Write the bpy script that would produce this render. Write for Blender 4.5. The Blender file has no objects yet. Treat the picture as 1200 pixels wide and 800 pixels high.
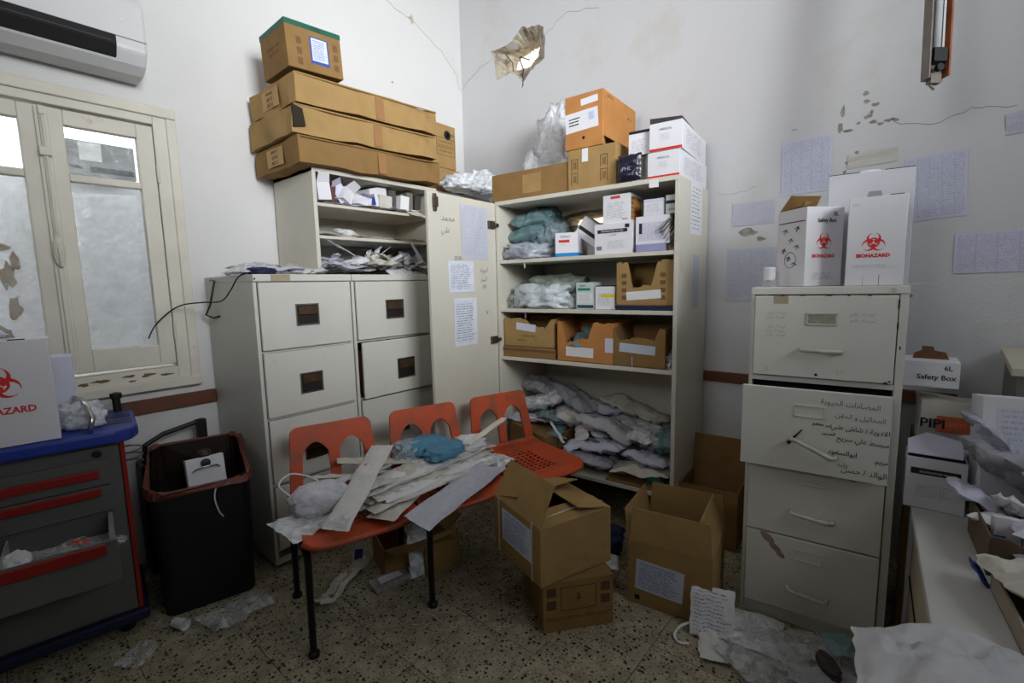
import bpy, bmesh, math, random
from math import sin, cos, pi, radians as R
from mathutils import Vector, Matrix, noise, geometry
SC = bpy.context.scene
COL = SC.collection

# ------------------------------------------------------------------ camera
cam_data = bpy.data.cameras.new('camera'); cam = bpy.data.objects.new('camera', cam_data); COL.objects.link(cam)
CF = Vector((0.7557, 0.6440, -0.1187)).normalized(); yaw, roll = 0.7058, -0.0218
cr0 = Vector((sin(yaw), -cos(yaw), 0)); cu0 = cr0.cross(CF)
CR = (cr0*cos(roll) + cu0*sin(roll)).normalized(); CU = CR.cross(CF)
cam.matrix_world = Matrix(((CR.x, CU.x, -CF.x, -2.690), (CR.y, CU.y, -CF.y, -2.742), (CR.z, CU.z, -CF.z, 1.286), (0, 0, 0, 1)))
cam_data.sensor_width = 36; cam_data.lens = 555.79*36/1200; cam_data.clip_start = .02
SC.camera = cam

# ------------------------------------------------------------------ light
W = bpy.data.worlds.new('sky'); SC.world = W; W.use_nodes = True
bg = W.node_tree.nodes['Background']; bg.inputs[0].default_value = (.86, .93, 1, 1); bg.inputs[1].default_value = 4.2
sun_d = bpy.data.lights.new('sun', 'SUN'); sun_d.energy = 4.2; sun_d.angle = R(.6); sun_d.color = (1, .86, .70)
sun = bpy.data.objects.new('sun', sun_d); COL.objects.link(sun)
sun.rotation_euler = Vector((.62, 0, -.78)).to_track_quat('-Z', 'Y').to_euler()
def area(name, loc, to, sx, sy, power, color, spread):
    d = bpy.data.lights.new(name, 'AREA'); d.shape = 'RECTANGLE'; d.size = sx; d.size_y = sy
    d.energy = power; d.color = color; d.spread = R(spread)
    o = bpy.data.objects.new(name, d); COL.objects.link(o); o.location = loc
    o.rotation_euler = (Vector(to)-Vector(loc)).to_track_quat('-Z', 'Y').to_euler()
    return o
area('added_high_light', (-2.2, -4.2, 2.5), (-.85, -.4, 2.62), 1.3, .9, 31, (.95, .975, 1), 68)  # added area lamp behind the camera, aimed high so the floor stays dark
area('added_side_fill', (-3.85, -1.9, 2.35), (-.6, -1.5, 2.4), 1.0, .8, 7, (.97, .98, 1), 80)  # added fill lamp; the wall behind it has no opening
SC.view_settings.view_transform = 'Standard'; SC.view_settings.look = 'None'
SC.view_settings.gamma = 1; SC.view_settings.use_curve_mapping = False
SC.view_settings.exposure = -0.2

# ------------------------------------------------------------------ materials
MATS = {}
def lin(c): return tuple(((x/255)/12.92 if x/255 <= .04045 else ((x/255+.055)/1.055)**2.4) for x in c)
def new_mat(name):
    m = bpy.data.materials.new(name); m.use_nodes = True
    return m, m.node_tree.nodes, m.node_tree.links, m.node_tree.nodes['Principled BSDF']
def mat(name, rgb, rough=.6, var=.12, scale=6, bump=.0, bscale=40, metal=0, alpha=1, trans=0, dirt=None, dscale=3, dthr=.6, spec=.4, sheen=0, obj_var=0):
    """plain procedural surface: colour wobble by noise, optional blotches of a second colour, fine relief"""
    if name in MATS: return MATS[name]
    m, N, L, P = new_mat(name); c = lin(rgb)
    tc = N.new('ShaderNodeTexCoord'); n1 = N.new('ShaderNodeTexNoise'); n1.inputs['Scale'].default_value = scale; n1.inputs['Detail'].default_value = 5
    L.new(tc.outputs['Object'], n1.inputs['Vector'])
    mp = N.new('ShaderNodeMapRange'); mp.inputs[1].default_value = .3; mp.inputs[2].default_value = .7
    mp.inputs[3].default_value = 1-var; mp.inputs[4].default_value = 1+var
    L.new(n1.outputs[0], mp.inputs[0])
    mul = N.new('ShaderNodeMix'); mul.data_type = 'RGBA'; mul.blend_type = 'MULTIPLY'; mul.inputs[0].default_value = 1
    mul.inputs[6].default_value = (*c, 1); L.new(mp.outputs[0], mul.inputs[7])
    out = mul.outputs[2]
    if dirt:
        n2 = N.new('ShaderNodeTexNoise'); n2.inputs['Scale'].default_value = dscale; n2.inputs['Detail'].default_value = 8; n2.inputs['Roughness'].default_value = .65
        L.new(tc.outputs['Object'], n2.inputs['Vector'])
        r = N.new('ShaderNodeMapRange'); r.inputs[1].default_value = dthr; r.inputs[2].default_value = dthr+.14
        L.new(n2.outputs[0], r.inputs[0])
        mx = N.new('ShaderNodeMix'); mx.data_type = 'RGBA'; L.new(r.outputs[0], mx.inputs[0]); L.new(out, mx.inputs[6]); mx.inputs[7].default_value = (*lin(dirt), 1)
        out = mx.outputs[2]
    if obj_var:
        oi = N.new('ShaderNodeObjectInfo'); r = N.new('ShaderNodeMapRange'); r.inputs[3].default_value = 1-obj_var; r.inputs[4].default_value = 1+obj_var
        L.new(oi.outputs['Random'], r.inputs[0]); mx = N.new('ShaderNodeMix'); mx.data_type = 'RGBA'; mx.blend_type = 'MULTIPLY'; mx.inputs[0].default_value = 1
        L.new(out, mx.inputs[6]); L.new(r.outputs[0], mx.inputs[7]); out = mx.outputs[2]
    L.new(out, P.inputs['Base Color'])
    P.inputs['Roughness'].default_value = rough; P.inputs['Metallic'].default_value = metal
    P.inputs['Specular IOR Level'].default_value = spec; P.inputs['Alpha'].default_value = alpha
    P.inputs['Transmission Weight'].default_value = trans
    if bump:
        nb = N.new('ShaderNodeTexNoise'); nb.inputs['Scale'].default_value = bscale; nb.inputs['Detail'].default_value = 4
        L.new(tc.outputs['Object'], nb.inputs['Vector']); b = N.new('ShaderNodeBump'); b.inputs['Strength'].default_value = bump; b.inputs['Distance'].default_value = .01
        L.new(nb.outputs[0], b.inputs['Height']); L.new(b.outputs[0], P.inputs['Normal'])
    MATS[name] = m; return m
def card(name, rgb, **k): return mat(name, rgb, rough=.85, var=.1, scale=9, bump=.15, bscale=30, spec=.15, dirt=k.get('dirt', tuple(int(x*.75) for x in rgb)), dscale=4, dthr=.62)
def printed(name, paper, ink, rows=14, dens=.5, table=0, margin=.08, strength=.8):
    """flat print: rows of small marks on paper, optional ruled table"""
    if name in MATS: return MATS[name]
    m, N, L, P = new_mat(name)
    uv = N.new('ShaderNodeUVMap'); sp = N.new('ShaderNodeSeparateXYZ'); L.new(uv.outputs[0], sp.inputs[0])
    def M(op, a, b=None, c=None):
        n = N.new('ShaderNodeMath'); n.operation = op
        for i, v in enumerate((a, b, c)):
            if v is None: continue
            if isinstance(v, (int, float)): n.inputs[i].default_value = v
            else: L.new(v, n.inputs[i])
        return n.outputs[0]
    u, v = sp.outputs[0], sp.outputs[1]
    rv = M('MULTIPLY', v, rows); fr = M('FRACT', rv); row = M('FLOOR', rv)
    band = M('MULTIPLY', M('GREATER_THAN', fr, .3), M('LESS_THAN', fr, .72))
    cx = N.new('ShaderNodeCombineXYZ'); L.new(M('MULTIPLY', u, 60), cx.inputs[0]); L.new(M('MULTIPLY', row, 7.31), cx.inputs[1])
    nz = N.new('ShaderNodeTexNoise'); nz.inputs['Scale'].default_value = 1; nz.inputs['Detail'].default_value = 3; L.new(cx.outputs[0], nz.inputs['Vector'])
    ink_m = M('MULTIPLY', band, M('GREATER_THAN', nz.outputs[0], 1-dens))
    # ragged line ends
    cy = N.new('ShaderNodeCombineXYZ'); L.new(row, cy.inputs[0]); wn = N.new('ShaderNodeTexWhiteNoise'); wn.noise_dimensions = '3D'; L.new(cy.outputs[0], wn.inputs['Vector'])
    end = M('SUBTRACT', 1-margin, M('MULTIPLY', wn.outputs[0], .25 if not table else .02))
    ins = M('MULTIPLY', M('MULTIPLY', M('GREATER_THAN', u, margin), M('LESS_THAN', u, end)), M('MULTIPLY', M('GREATER_THAN', v, margin), M('LESS_THAN', v, 1-margin)))
    ink_m = M('MULTIPLY', ink_m, ins)
    if table:
        ln = M('MAXIMUM', M('LESS_THAN', fr, .12), M('LESS_THAN', M('FRACT', M('MULTIPLY', u, table)), .05))
        ink_m = M('MAXIMUM', ink_m, M('MULTIPLY', ln, M('MULTIPLY', ins, .8)))
    mx = N.new('ShaderNodeMix'); mx.data_type = 'RGBA'; L.new(M('MULTIPLY', ink_m, strength), mx.inputs[0])
    mx.inputs[6].default_value = (*lin(paper), 1); mx.inputs[7].default_value = (*lin(ink), 1)
    L.new(mx.outputs[2], P.inputs['Base Color']); P.inputs['Roughness'].default_value = .7; P.inputs['Specular IOR Level'].default_value = .2
    MATS[name] = m; return m
def film(name, rgb, alpha=.45, rough=.25, var=.35):
    """creased polythene: partly see-through, glossy"""
    if name in MATS: return MATS[name]
    m, N, L, P = new_mat(name)
    tc = N.new('ShaderNodeTexCoord'); n = N.new('ShaderNodeTexNoise'); n.inputs['Scale'].default_value = 22; n.inputs['Detail'].default_value = 6; n.inputs['Distortion'].default_value = 1.2
    L.new(tc.outputs['Object'], n.inputs['Vector'])
    r = N.new('ShaderNodeMapRange'); r.inputs[1].default_value = .35; r.inputs[2].default_value = .65; r.inputs[3].default_value = alpha-var*.5; r.inputs[4].default_value = min(1, alpha+var)
    L.new(n.outputs[0], r.inputs[0]); L.new(r.outputs[0], P.inputs['Alpha'])
    P.inputs['Base Color'].default_value = (*lin(rgb), 1); P.inputs['Roughness'].default_value = rough
    b = N.new('ShaderNodeBump'); b.inputs['Strength'].default_value = .35; b.inputs['Distance'].default_value = .01; L.new(n.outputs[0], b.inputs['Height']); L.new(b.outputs[0], P.inputs['Normal'])
    MATS[name] = m; return m

WALL = mat('white_wall_paint', (214, 213, 212), .75, .03, 1.3, .12, 60, dirt=(208, 205, 200), dscale=1.2, dthr=.58)
WALLR = mat('white_wall_paint_right', (207, 207, 209), .75, .03, 1.3, .12, 60, dirt=(200, 198, 194), dscale=1.6, dthr=.55)
CREAM = mat('cream_window_paint', (214, 209, 195), .55, .06, 8, .1, 50, dirt=(150, 132, 104), dscale=7, dthr=.66)
WHITE = mat('white_plain', (222, 223, 226), .5, .03, 5)
OFFW = mat('off_white_enamel', (206, 204, 196), .42, .05, 4, .04, 30, dirt=(178, 170, 152), dscale=5, dthr=.62)
ENAM = mat('worn_white_enamel', (214, 213, 205), .4, .06, 3, .05, 24, dirt=(168, 158, 138), dscale=9, dthr=.67)
SHELFW = mat('cabinet_cream_board', (205, 201, 188), .5, .04, 3, dirt=(180, 172, 152), dscale=4, dthr=.62)
BLACK = mat('black_void', (14, 14, 15), .7)
BLKP = mat('black_plastic', (18, 18, 20), .5, .1, 20)
BLKM = mat('black_metal', (22, 22, 24), .42, .1, 20, metal=.3)
CHROME = mat('dull_chrome', (190, 190, 188), .25, .1, 30, metal=1)
DKMET = mat('tarnished_metal', (74, 64, 54), .45, .3, 40, metal=.6)
WOOD = mat('brown_rail_wood', (104, 62, 42), .6, .2, 9, .2, 30)
ORANGE = mat('orange_plastic', (196, 80, 44), .5, .07, 5, .03, 60, dirt=(150, 84, 58), dscale=7, dthr=.5)
RED = mat('red_print', (205, 42, 30), .6, .03)
BIORED = mat('biohazard_red', (214, 44, 38), .6, .03)
REDP = mat('red_plastic', (138, 28, 20), .45, .06)
GREYP = mat('grey_steel', (92, 93, 90), .5, .06, 6)
BLUEP = mat('blue_plastic', (40, 60, 150), .42, .08, 9)
NAVY = mat('navy_plastic', (30, 34, 70), .5, .1)
GREEN = mat('green_tape', (28, 92, 74), .5, .1)
INK = mat('black_ink', (32, 32, 36), .7)
INKG = mat('grey_ink', (120, 122, 140), .7)
PAPER = mat('white_paper', (226, 226, 228), .75, .04, 12, .15, 35)
PAPERD = mat('dusty_paper', (200, 196, 186), .8, .09, 14, .2, 35, dirt=(160, 150, 132), dscale=9, dthr=.6)
PAPERV = mat('lilac_white_paper', (204, 204, 222), .7, .06, 14, .2, 35)
CARD = card('cardboard', (162, 132, 86))
CARDD = card('cardboard_dark', (138, 108, 68))
CARDL = card('cardboard_light', (184, 152, 106))
CARDO = card('cardboard_orange', (184, 128, 74))
CARDIN = mat('cardboard_inside', (112, 78, 50), .9, .1, 9)
TAPE = mat('brown_tape', (152, 112, 72), .35, .06, 8)
BOXW = mat('white_box_card', (222, 221, 226), .55, .03, 6, dirt=(196, 192, 186), dscale=5, dthr=.66)
TXT = printed('print_lines', (216, 220, 232), (80, 90, 130), 20, .52)
TXTW = printed('print_lines_white', (222, 222, 226), (120, 122, 140), 13, .5)
TXTB = printed('print_blue_label', (205, 212, 232), (60, 80, 150), 15, .56)
TAB = printed('print_table', (204, 206, 224), (118, 122, 156), 24, .5, 5, .03, .42)
TAB2 = printed('print_table_faded', (192, 194, 206), (140, 142, 166), 14, .48, 4, .04, .34)
CODE = printed('print_pictograms', (162, 132, 86), (92, 66, 40), 5, .55, 0, .02, .8)
CLEAR = film('clear_polythene', (214, 218, 220), .22)
MILKY = film('milky_polythene', (236, 239, 244), .62, .5, .3)
TEALF = film('teal_polythene', (112, 142, 146), .9, .3, .15)
LAV = film('lavender_film', (198, 200, 214), .9, .25, .15)
BLUEF = mat('blue_fabric', (88, 142, 172), .75, .15, 20, .3, 60)
GLASS = film('window_glass', (225, 232, 235), .1, .05, .08)

# ------------------------------------------------------------------ mesh helpers
class G:
    """collects faces of one mesh"""
    def __init__(s): s.v = []; s.f = []; s.uv = {}
    def box(s, x0, x1, y0, y1, z0, z1, M=None):
        b = len(s.v)
        for x, y, z in ((x0,y0,z0),(x1,y0,z0),(x1,y1,z0),(x0,y1,z0),(x0,y0,z1),(x1,y0,z1),(x1,y1,z1),(x0,y1,z1)):
            p = Vector((x, y, z)); s.v.append(M @ p if M else p)
        for f in ((3,2,1,0),(4,5,6,7),(0,1,5,4),(1,2,6,5),(2,3,7,6),(3,0,4,7)):
            s.uv[len(s.f)] = ((0,0),(1,0),(1,1),(0,1)); s.f.append([b+i for i in f])
        return s
    def hexa(s, P):
        b = len(s.v); s.v += [Vector(p) for p in P]
        for f in ((3,2,1,0),(4,5,6,7),(0,1,5,4),(1,2,6,5),(2,3,7,6),(3,0,4,7)):
            s.uv[len(s.f)] = ((0,0),(1,0),(1,1),(0,1)); s.f.append([b+i for i in f])
        return s
    def slab(s, P, t):
        """quad P (ccw from outside) given thickness t inwards"""
        P = [Vector(p) for p in P]; n = (P[1]-P[0]).cross(P[2]-P[0]).normalized()
        Q = [p-n*t for p in P]; b = len(s.v); s.v += P+Q; k = len(P)
        s.uv[len(s.f)] = ((0,0),(1,0),(1,1),(0,1)) if k == 4 else None
        s.f.append([b+i for i in range(k)]); s.f.append([b+k+i for i in reversed(range(k))])
        for i in range(k): j = (i+1) % k; s.f.append([b+j, b+i, b+k+i, b+k+j])
        return s
    def tube(s, pts, r, n=8, closed=False):
        pts = [Vector(p) for p in pts]; rings = []; up = None
        for i, p in enumerate(pts):
            a = pts[max(i-1, 0)]; c = pts[min(i+1, len(pts)-1)]; t = (c-a).normalized()
            if up is None: up = Vector((0,0,1)) if abs(t.z) < .9 else Vector((1,0,0))
            x = t.cross(up).normalized(); y = t.cross(x).normalized(); up = -y if y.length else up
            rr = r[i] if isinstance(r, (list, tuple)) else r
            b = len(s.v); rings.append(b)
            for k in range(n): a_ = 2*pi*k/n; s.v.append(p + x*(rr*cos(a_)) + y*(rr*sin(a_)))
        for q in range(len(rings)-1):
            for k in range(n): s.f.append([rings[q]+k, rings[q]+(k+1) % n, rings[q+1]+(k+1) % n, rings[q+1]+k])
        s.f.append([rings[0]+k for k in reversed(range(n))]); s.f.append([rings[-1]+k for k in range(n)])
        return s
    def lathe(s, prof, n=24, o=(0,0,0)):
        o = Vector(o); b = len(s.v)
        for r, z in prof:
            for k in range(n): s.v.append(o+Vector((r*cos(2*pi*k/n), r*sin(2*pi*k/n), z)))
        for q in range(len(prof)-1):
            for k in range(n): s.f.append([b+q*n+k, b+q*n+(k+1) % n, b+(q+1)*n+(k+1) % n, b+(q+1)*n+k])
        s.f.append([b+k for k in reversed(range(n))]); s.f.append([b+(len(prof)-1)*n+k for k in range(n)])
        return s
    def poly(s, outer, holes, t, M=None):
        """flat outline in xy (with holes) extruded by t along -z"""
        loops = [[Vector((x, y, 0)) for x, y in outer]] + [[Vector((x, y, 0)) for x, y in h] for h in holes]
        flat = [p for l in loops for p in l]; tri = geometry.tessellate_polygon(loops)
        b = len(s.v); k = len(flat)
        for z in (0, -t):
            for p in flat: q = Vector((p.x, p.y, z)); s.v.append(M @ q if M else q)
        for a, c, d in tri:
            up = (flat[c]-flat[a]).cross(flat[d]-flat[a]).z > 0
            if not up: a, c, d = a, d, c
            s.f.append([b+a, b+c, b+d]); s.f.append([b+k+d, b+k+c, b+k+a])
        st = 0
        for l in loops:
            ar = sum(l[i].x*l[(i+1) % len(l)].y-l[(i+1) % len(l)].x*l[i].y for i in range(len(l)))
            for i in range(len(l)):
                j = (i+1) % len(l); q = [b+st+i, b+k+st+i, b+k+st+j, b+st+j]
                hole = l is not loops[0]
                if (ar < 0) != hole: q.reverse()
                s.f.append(q)
            st += len(l)
        return s
    def grid(s, fn, nu, nv, skip=None):
        b = len(s.v)
        for j in range(nv+1):
            for i in range(nu+1): s.v.append(Vector(fn(i/nu, j/nv)))
        for j in range(nv):
            for i in range(nu):
                if skip and skip(i, j): continue
                s.uv[len(s.f)] = ((i/nu, j/nv), ((i+1)/nu, j/nv), ((i+1)/nu, (j+1)/nv), (i/nu, (j+1)/nv))
                s.f.append([b+j*(nu+1)+i, b+j*(nu+1)+i+1, b+(j+1)*(nu+1)+i+1, b+(j+1)*(nu+1)+i])
        return s
    def mesh(s, name, m, smooth=False):
        me = bpy.data.meshes.new(name); me.from_pydata([tuple(v) for v in s.v], [], s.f)
        if m: me.materials.append(m)
        ul = me.uv_layers.new(name='UVMap')
        for i, p in enumerate(me.polygons):
            u = s.uv.get(i)
            if u:
                for k, li in enumerate(p.loop_indices): ul.data[li].uv = u[k % len(u)]
            if smooth: p.use_smooth = True
        me.update(); return me
    def obj(s, name, m, parent=None, bevel=0, smooth=False, solid=0, **tags):
        o = bpy.data.objects.new(name, s.mesh(name, m, smooth)); COL.objects.link(o)
        if parent is not None: o.parent = parent
        if solid: md = o.modifiers.new('thickness', 'SOLIDIFY'); md.thickness = solid; md.offset = 0
        if bevel: md = o.modifiers.new('bevel', 'BEVEL'); md.width = bevel; md.segments = 2; md.limit_method = 'ANGLE'
        for k, v in tags.items(): o[k] = v
        return o
def tag(o, label, cat, group=None):
    o['label'] = label; o['category'] = cat
    if group: o['group'] = group
    return o
def thing(name, label, cat, M=None, group=None):
    o = bpy.data.objects.new(name, None); COL.objects.link(o); o.empty_display_size = .05
    if M is not None: o.matrix_world = M
    return tag(o, label, cat, group)
def struct(o): o['kind'] = 'structure'; return o
def TR(x, y, z, rz=0, rx=0, ry=0):
    return Matrix.Translation((x, y, z)) @ Matrix.Rotation(rz, 4, 'Z') @ Matrix.Rotation(ry, 4, 'Y') @ Matrix.Rotation(rx, 4, 'X')
class Frame:
    """local axes of a piece of furniture: s to the right along its front, d inward, z up"""
    def __init__(s, ox, oy, ang): s.o = (ox, oy); s.a = ang
    def M(s, a, d, z, rz=0, rx=0, ry=0):
        x = s.o[0]+a*cos(s.a)-d*sin(s.a); y = s.o[1]+a*sin(s.a)+d*cos(s.a)
        return TR(x, y, z, s.a+rz, rx, ry)
TF = Frame(-.59, -.845, .073-pi/2); CFm = Frame(-.797, -2.284, .107-pi/2); AF = Frame(-1.846, -.567, .011); BF = Frame(-2.0, -1.21, -.28)
RW = Frame(0, 0, -pi/2)      # right wall: s = -y, d = x
LW = Frame(0, 0, 0)          # left wall: s = x, d = y
FL = Frame(0, 0, 0)

def text(body, size, m, parent, M, font_squeeze=1, extr=.0004, align='CENTER', name='lettering', shear=0, bold=0):
    c = bpy.data.curves.new(name, 'FONT'); c.body = body; c.size = size; c.extrude = extr; c.align_x = align; c.resolution_u = 2; c.shear = shear; c.offset = bold; c.space_line = .9
    t = bpy.data.objects.new(name+'_tmp', c); COL.objects.link(t)
    dg = bpy.context.evaluated_depsgraph_get(); me = bpy.data.meshes.new_from_object(t.evaluated_get(dg))
    bpy.data.objects.remove(t); me.materials.clear(); me.materials.append(m)
    o = bpy.data.objects.new(name, me); COL.objects.link(o)
    if parent is not None: o.parent = parent
    o.matrix_local = M @ Matrix.Diagonal((font_squeeze, 1, 1, 1)); return o
# upright faces of a box-shaped parent: front (-y), right (+x), left (-x); local xy then run along / up the face
def on_front(x, y, z, roll=0): return Matrix.Translation((x, y, z)) @ Matrix.Rotation(pi/2, 4, 'X') @ Matrix.Rotation(roll, 4, 'Z')
def on_right(x, y, z, roll=0): return Matrix.Translation((x, y, z)) @ Matrix.Rotation(pi/2, 4, 'Z') @ Matrix.Rotation(pi/2, 4, 'X') @ Matrix.Rotation(roll, 4, 'Z')
def on_left(x, y, z, roll=0): return Matrix.Translation((x, y, z)) @ Matrix.Rotation(-pi/2, 4, 'Z') @ Matrix.Rotation(pi/2, 4, 'X') @ Matrix.Rotation(roll, 4, 'Z')
def patch(name, w, h, m, parent, M, t=.0012, curl=0):
    """thin rectangular piece stuck on a face, centred at M"""
    g = G()
    n = 8 if curl else 1
    g.grid(lambda u, v: ((u-.5)*w, (v-.5)*h, t + curl*(abs(v-.5)*2)**3*(.5+u)), n, n) if curl else g.box(-w/2, w/2, -h/2, h/2, 0, t)
    o = g.obj(name, m, parent, solid=.0006 if curl else 0); o.matrix_local = M; return o
def bio_mesh(size):
    """biohazard trefoil as rows of runs"""
    g = G(); n = 84; cell = 2.0/n
    def ins(x, y):
        hit = False; cut = False
        for k in range(3):
            a = pi/2+k*2*pi/3; cx, cy = cos(a), sin(a)
            d = math.hypot(x-.423*cx, y-.423*cy); d2 = math.hypot(x-.577*cx, y-.577*cy)
            if d < .577 and d2 > .404: hit = True
            # gaps: slot pointing outwards
            t = x*cx+y*cy; w = abs(-x*cy+y*cx)
            if t > .7 and w < .15: cut = True
            if t > .0 and w < .03 and t < .25: cut = True
        r = math.hypot(x, y)
        ring = False
        if .37 < r < .50:
            for k in range(3):
                a = pi/2+k*2*pi/3
                if math.hypot(x-.577*cos(a), y-.577*sin(a)) < .37: ring = True
        return ((hit and not cut) or ring) and r > .11
    for j in range(n):
        y = -1+(j+.5)*cell; i = 0
        while i < n:
            if ins(-1+(i+.5)*cell, y):
                k = i
                while k < n and ins(-1+(k+.5)*cell, y): k += 1
                x0, x1 = (-1+i*cell)*size/2, (-1+k*cell)*size/2; y0, y1 = (y-cell/2)*size/2, (y+cell/2)*size/2
                b = len(g.v); g.v += [Vector((x0,y0,0)), Vector((x1,y0,0)), Vector((x1,y1,0)), Vector((x0,y1,0))]; g.f.append([b,b+1,b+2,b+3]); i = k
            else: i += 1
    return g
def bio(size, parent, M):
    o = bio_mesh(size).obj('biohazard_symbol', BIORED, parent); o.matrix_local = M; return o
# ------------------------------------------------------------------ builders for repeated kinds of things
def carton(label, M, w, d, h, m=None, group=None, open_top=False, flaps=(), tape=True, name='cardboard_box', cat='box', bend=0, seed=0, torn=0, bev=.004, tapem=None, inside=None, corner=None, tr_=(.12, .88)):
    """box: x right, y inward, z up, origin at the middle of the bottom.  flaps: list of (side, length, angle) angle 0 = shut, 90 = upright, 180 = folded down outside"""
    m = m or CARD; rnd = random.Random(seed)
    t = thing(name, label, cat, M, group); th = .005
    g = G()
    if not open_top:
        if bend:
            n = 10
            def P(u, v, side):
                return None
            bm = bmesh.new(); bmesh.ops.create_cube(bm, size=1)
            bmesh.ops.subdivide_edges(bm, edges=bm.edges[:], cuts=7, use_grid_fill=True)
            for v in bm.verts:
                p = Vector((v.co.x*w, v.co.y*d, (v.co.z+.5)*h)); q = p*7+Vector((seed*3.1, 0, 0))
                v.co = p + Vector((noise.noise(q), noise.noise(q+Vector((9, 0, 0))), noise.noise(q+Vector((0, 9, 0)))*.8))*bend
            me = bpy.data.meshes.new('body'); bm.to_mesh(me); bm.free(); me.materials.append(m)
            o = bpy.data.objects.new('body', me); COL.objects.link(o); o.parent = t
            for p in me.polygons: p.use_smooth = False
        else:
            g.box(-w/2, w/2, -d/2, d/2, 0, h).obj('body', m, t, bevel=bev)
    else:
        g.box(-w/2, w/2, -d/2, d/2, 0, th)
        if torn:
            n = 30; pts = [(-w/2, 0), (w/2, 0), (w/2, h*.98)]
            for i in range(1, n):
                u = 1-i/n; e_ = min(max((u-tr_[0])/.10, 0), 1)*min(max((tr_[1]-u)/.10, 0), 1); dip = torn*e_*(.9+.1*sin(u*9))
                pts.append((-w/2+u*w, h*(1-dip+rnd.uniform(-.03, .03))))
            pts.append((-w/2, h*.97))
            g.poly(pts, [], th, Matrix.Translation((0, -d/2, 0)) @ Matrix.Rotation(pi/2, 4, 'X'))
        else: g.box(-w/2, w/2, -d/2, -d/2+th, 0, h)
        g.box(-w/2, w/2, d/2-th, d/2, 0, h); g.box(-w/2, -w/2+th, -d/2+th, d/2-th, 0, h); g.box(w/2-th, w/2, -d/2+th, d/2-th, 0, h)
        g.obj('body', m, t)
    for side, L_, ang in flaps:
        f = G(); a = R(ang)
        ww = (w if side in 'fb' else d)-.004; tp = .012
        f.slab([(-ww/2, 0, 0), (ww/2, 0, 0), (ww/2-tp, L_, 0), (-ww/2+tp, L_, 0)], .004)
        o = f.obj('flap', m, t)
        # local y points across the opening, rotated up and outwards
        base = {'f': TR(0, -d/2, h, 0), 'b': TR(0, d/2, h, pi), 'l': TR(-w/2, 0, h, -pi/2), 'r': TR(w/2, 0, h, pi/2)}[side]
        o.matrix_local = base @ Matrix.Rotation(a, 4, 'X')
    if tape and not open_top:
        G().box(-.024, .024, -d/2-.0008, d/2+.0008, h*.72 if not bend else h*.9, h+.001+bend*.4).obj('tape', tapem or TAPE, t) if not bend else None
    return t
def whitebox(label, M, w, d, h, front=None, side=None, band=None, group=None, name='white_box', cat='box', tall=None, col=None):
    t = thing(name, label, cat, M, group)
    G().box(-w/2, w/2, -d/2, d/2, 0, h).obj('body', col or BOXW, t, bevel=.002)
    if front: patch('print_panel', w*.86, h*.66, front, t, on_front(0, -d/2, h*.45), .0006)
    if side: patch('print_panel', d*.88, h*.8, side, t, on_right(w/2, 0, h*.5), .0006)
    if band:
        m, z0, z1 = band; g = G(); g.box(-w/2-.0007, w/2+.0007, -d/2-.0007, d/2+.0007, z0*h, z1*h); g.obj('printed_band', m, t)
    return t
def blob(name, label, cat, M, size, m, group=None, seed=1, crumple=.16, sub=4, flat=True, parent=None, sq=.8):
    """crumpled bag or wad"""
    bm = bmesh.new(); bmesh.ops.create_icosphere(bm, subdivisions=sub, radius=1)
    sv = Vector((seed*5.3, seed*2.1, seed*.7))
    for v in bm.verts:
        p = v.co.copy(); p = Vector([math.copysign(abs(c)**sq, c) for c in p])
        r = 1+crumple*(2*abs(noise.noise(p*1.6+sv))-.5)+crumple*.8*(.5-2*abs(noise.noise(p*3.6+sv*2)))+crumple*.4*(.5-2*abs(noise.noise(p*8.5+sv*3)))
        p = p*r; 
        if flat and p.z < -.75: p.z = -.75+(p.z+.75)*.1
        v.co = Vector((p.x*size[0]/2, p.y*size[1]/2, (p.z+.77)*size[2]/1.9))
    me = bpy.data.meshes.new(name); bm.to_mesh(me); bm.free(); me.materials.append(m)
    for p in me.polygons: p.use_smooth = sub > 3
    o = bpy.data.objects.new(name, me); COL.objects.link(o)
    if parent is not None: o.parent = parent; o.matrix_local = M; return o
    o.matrix_world = M; return tag(o, label, cat, group)
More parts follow.
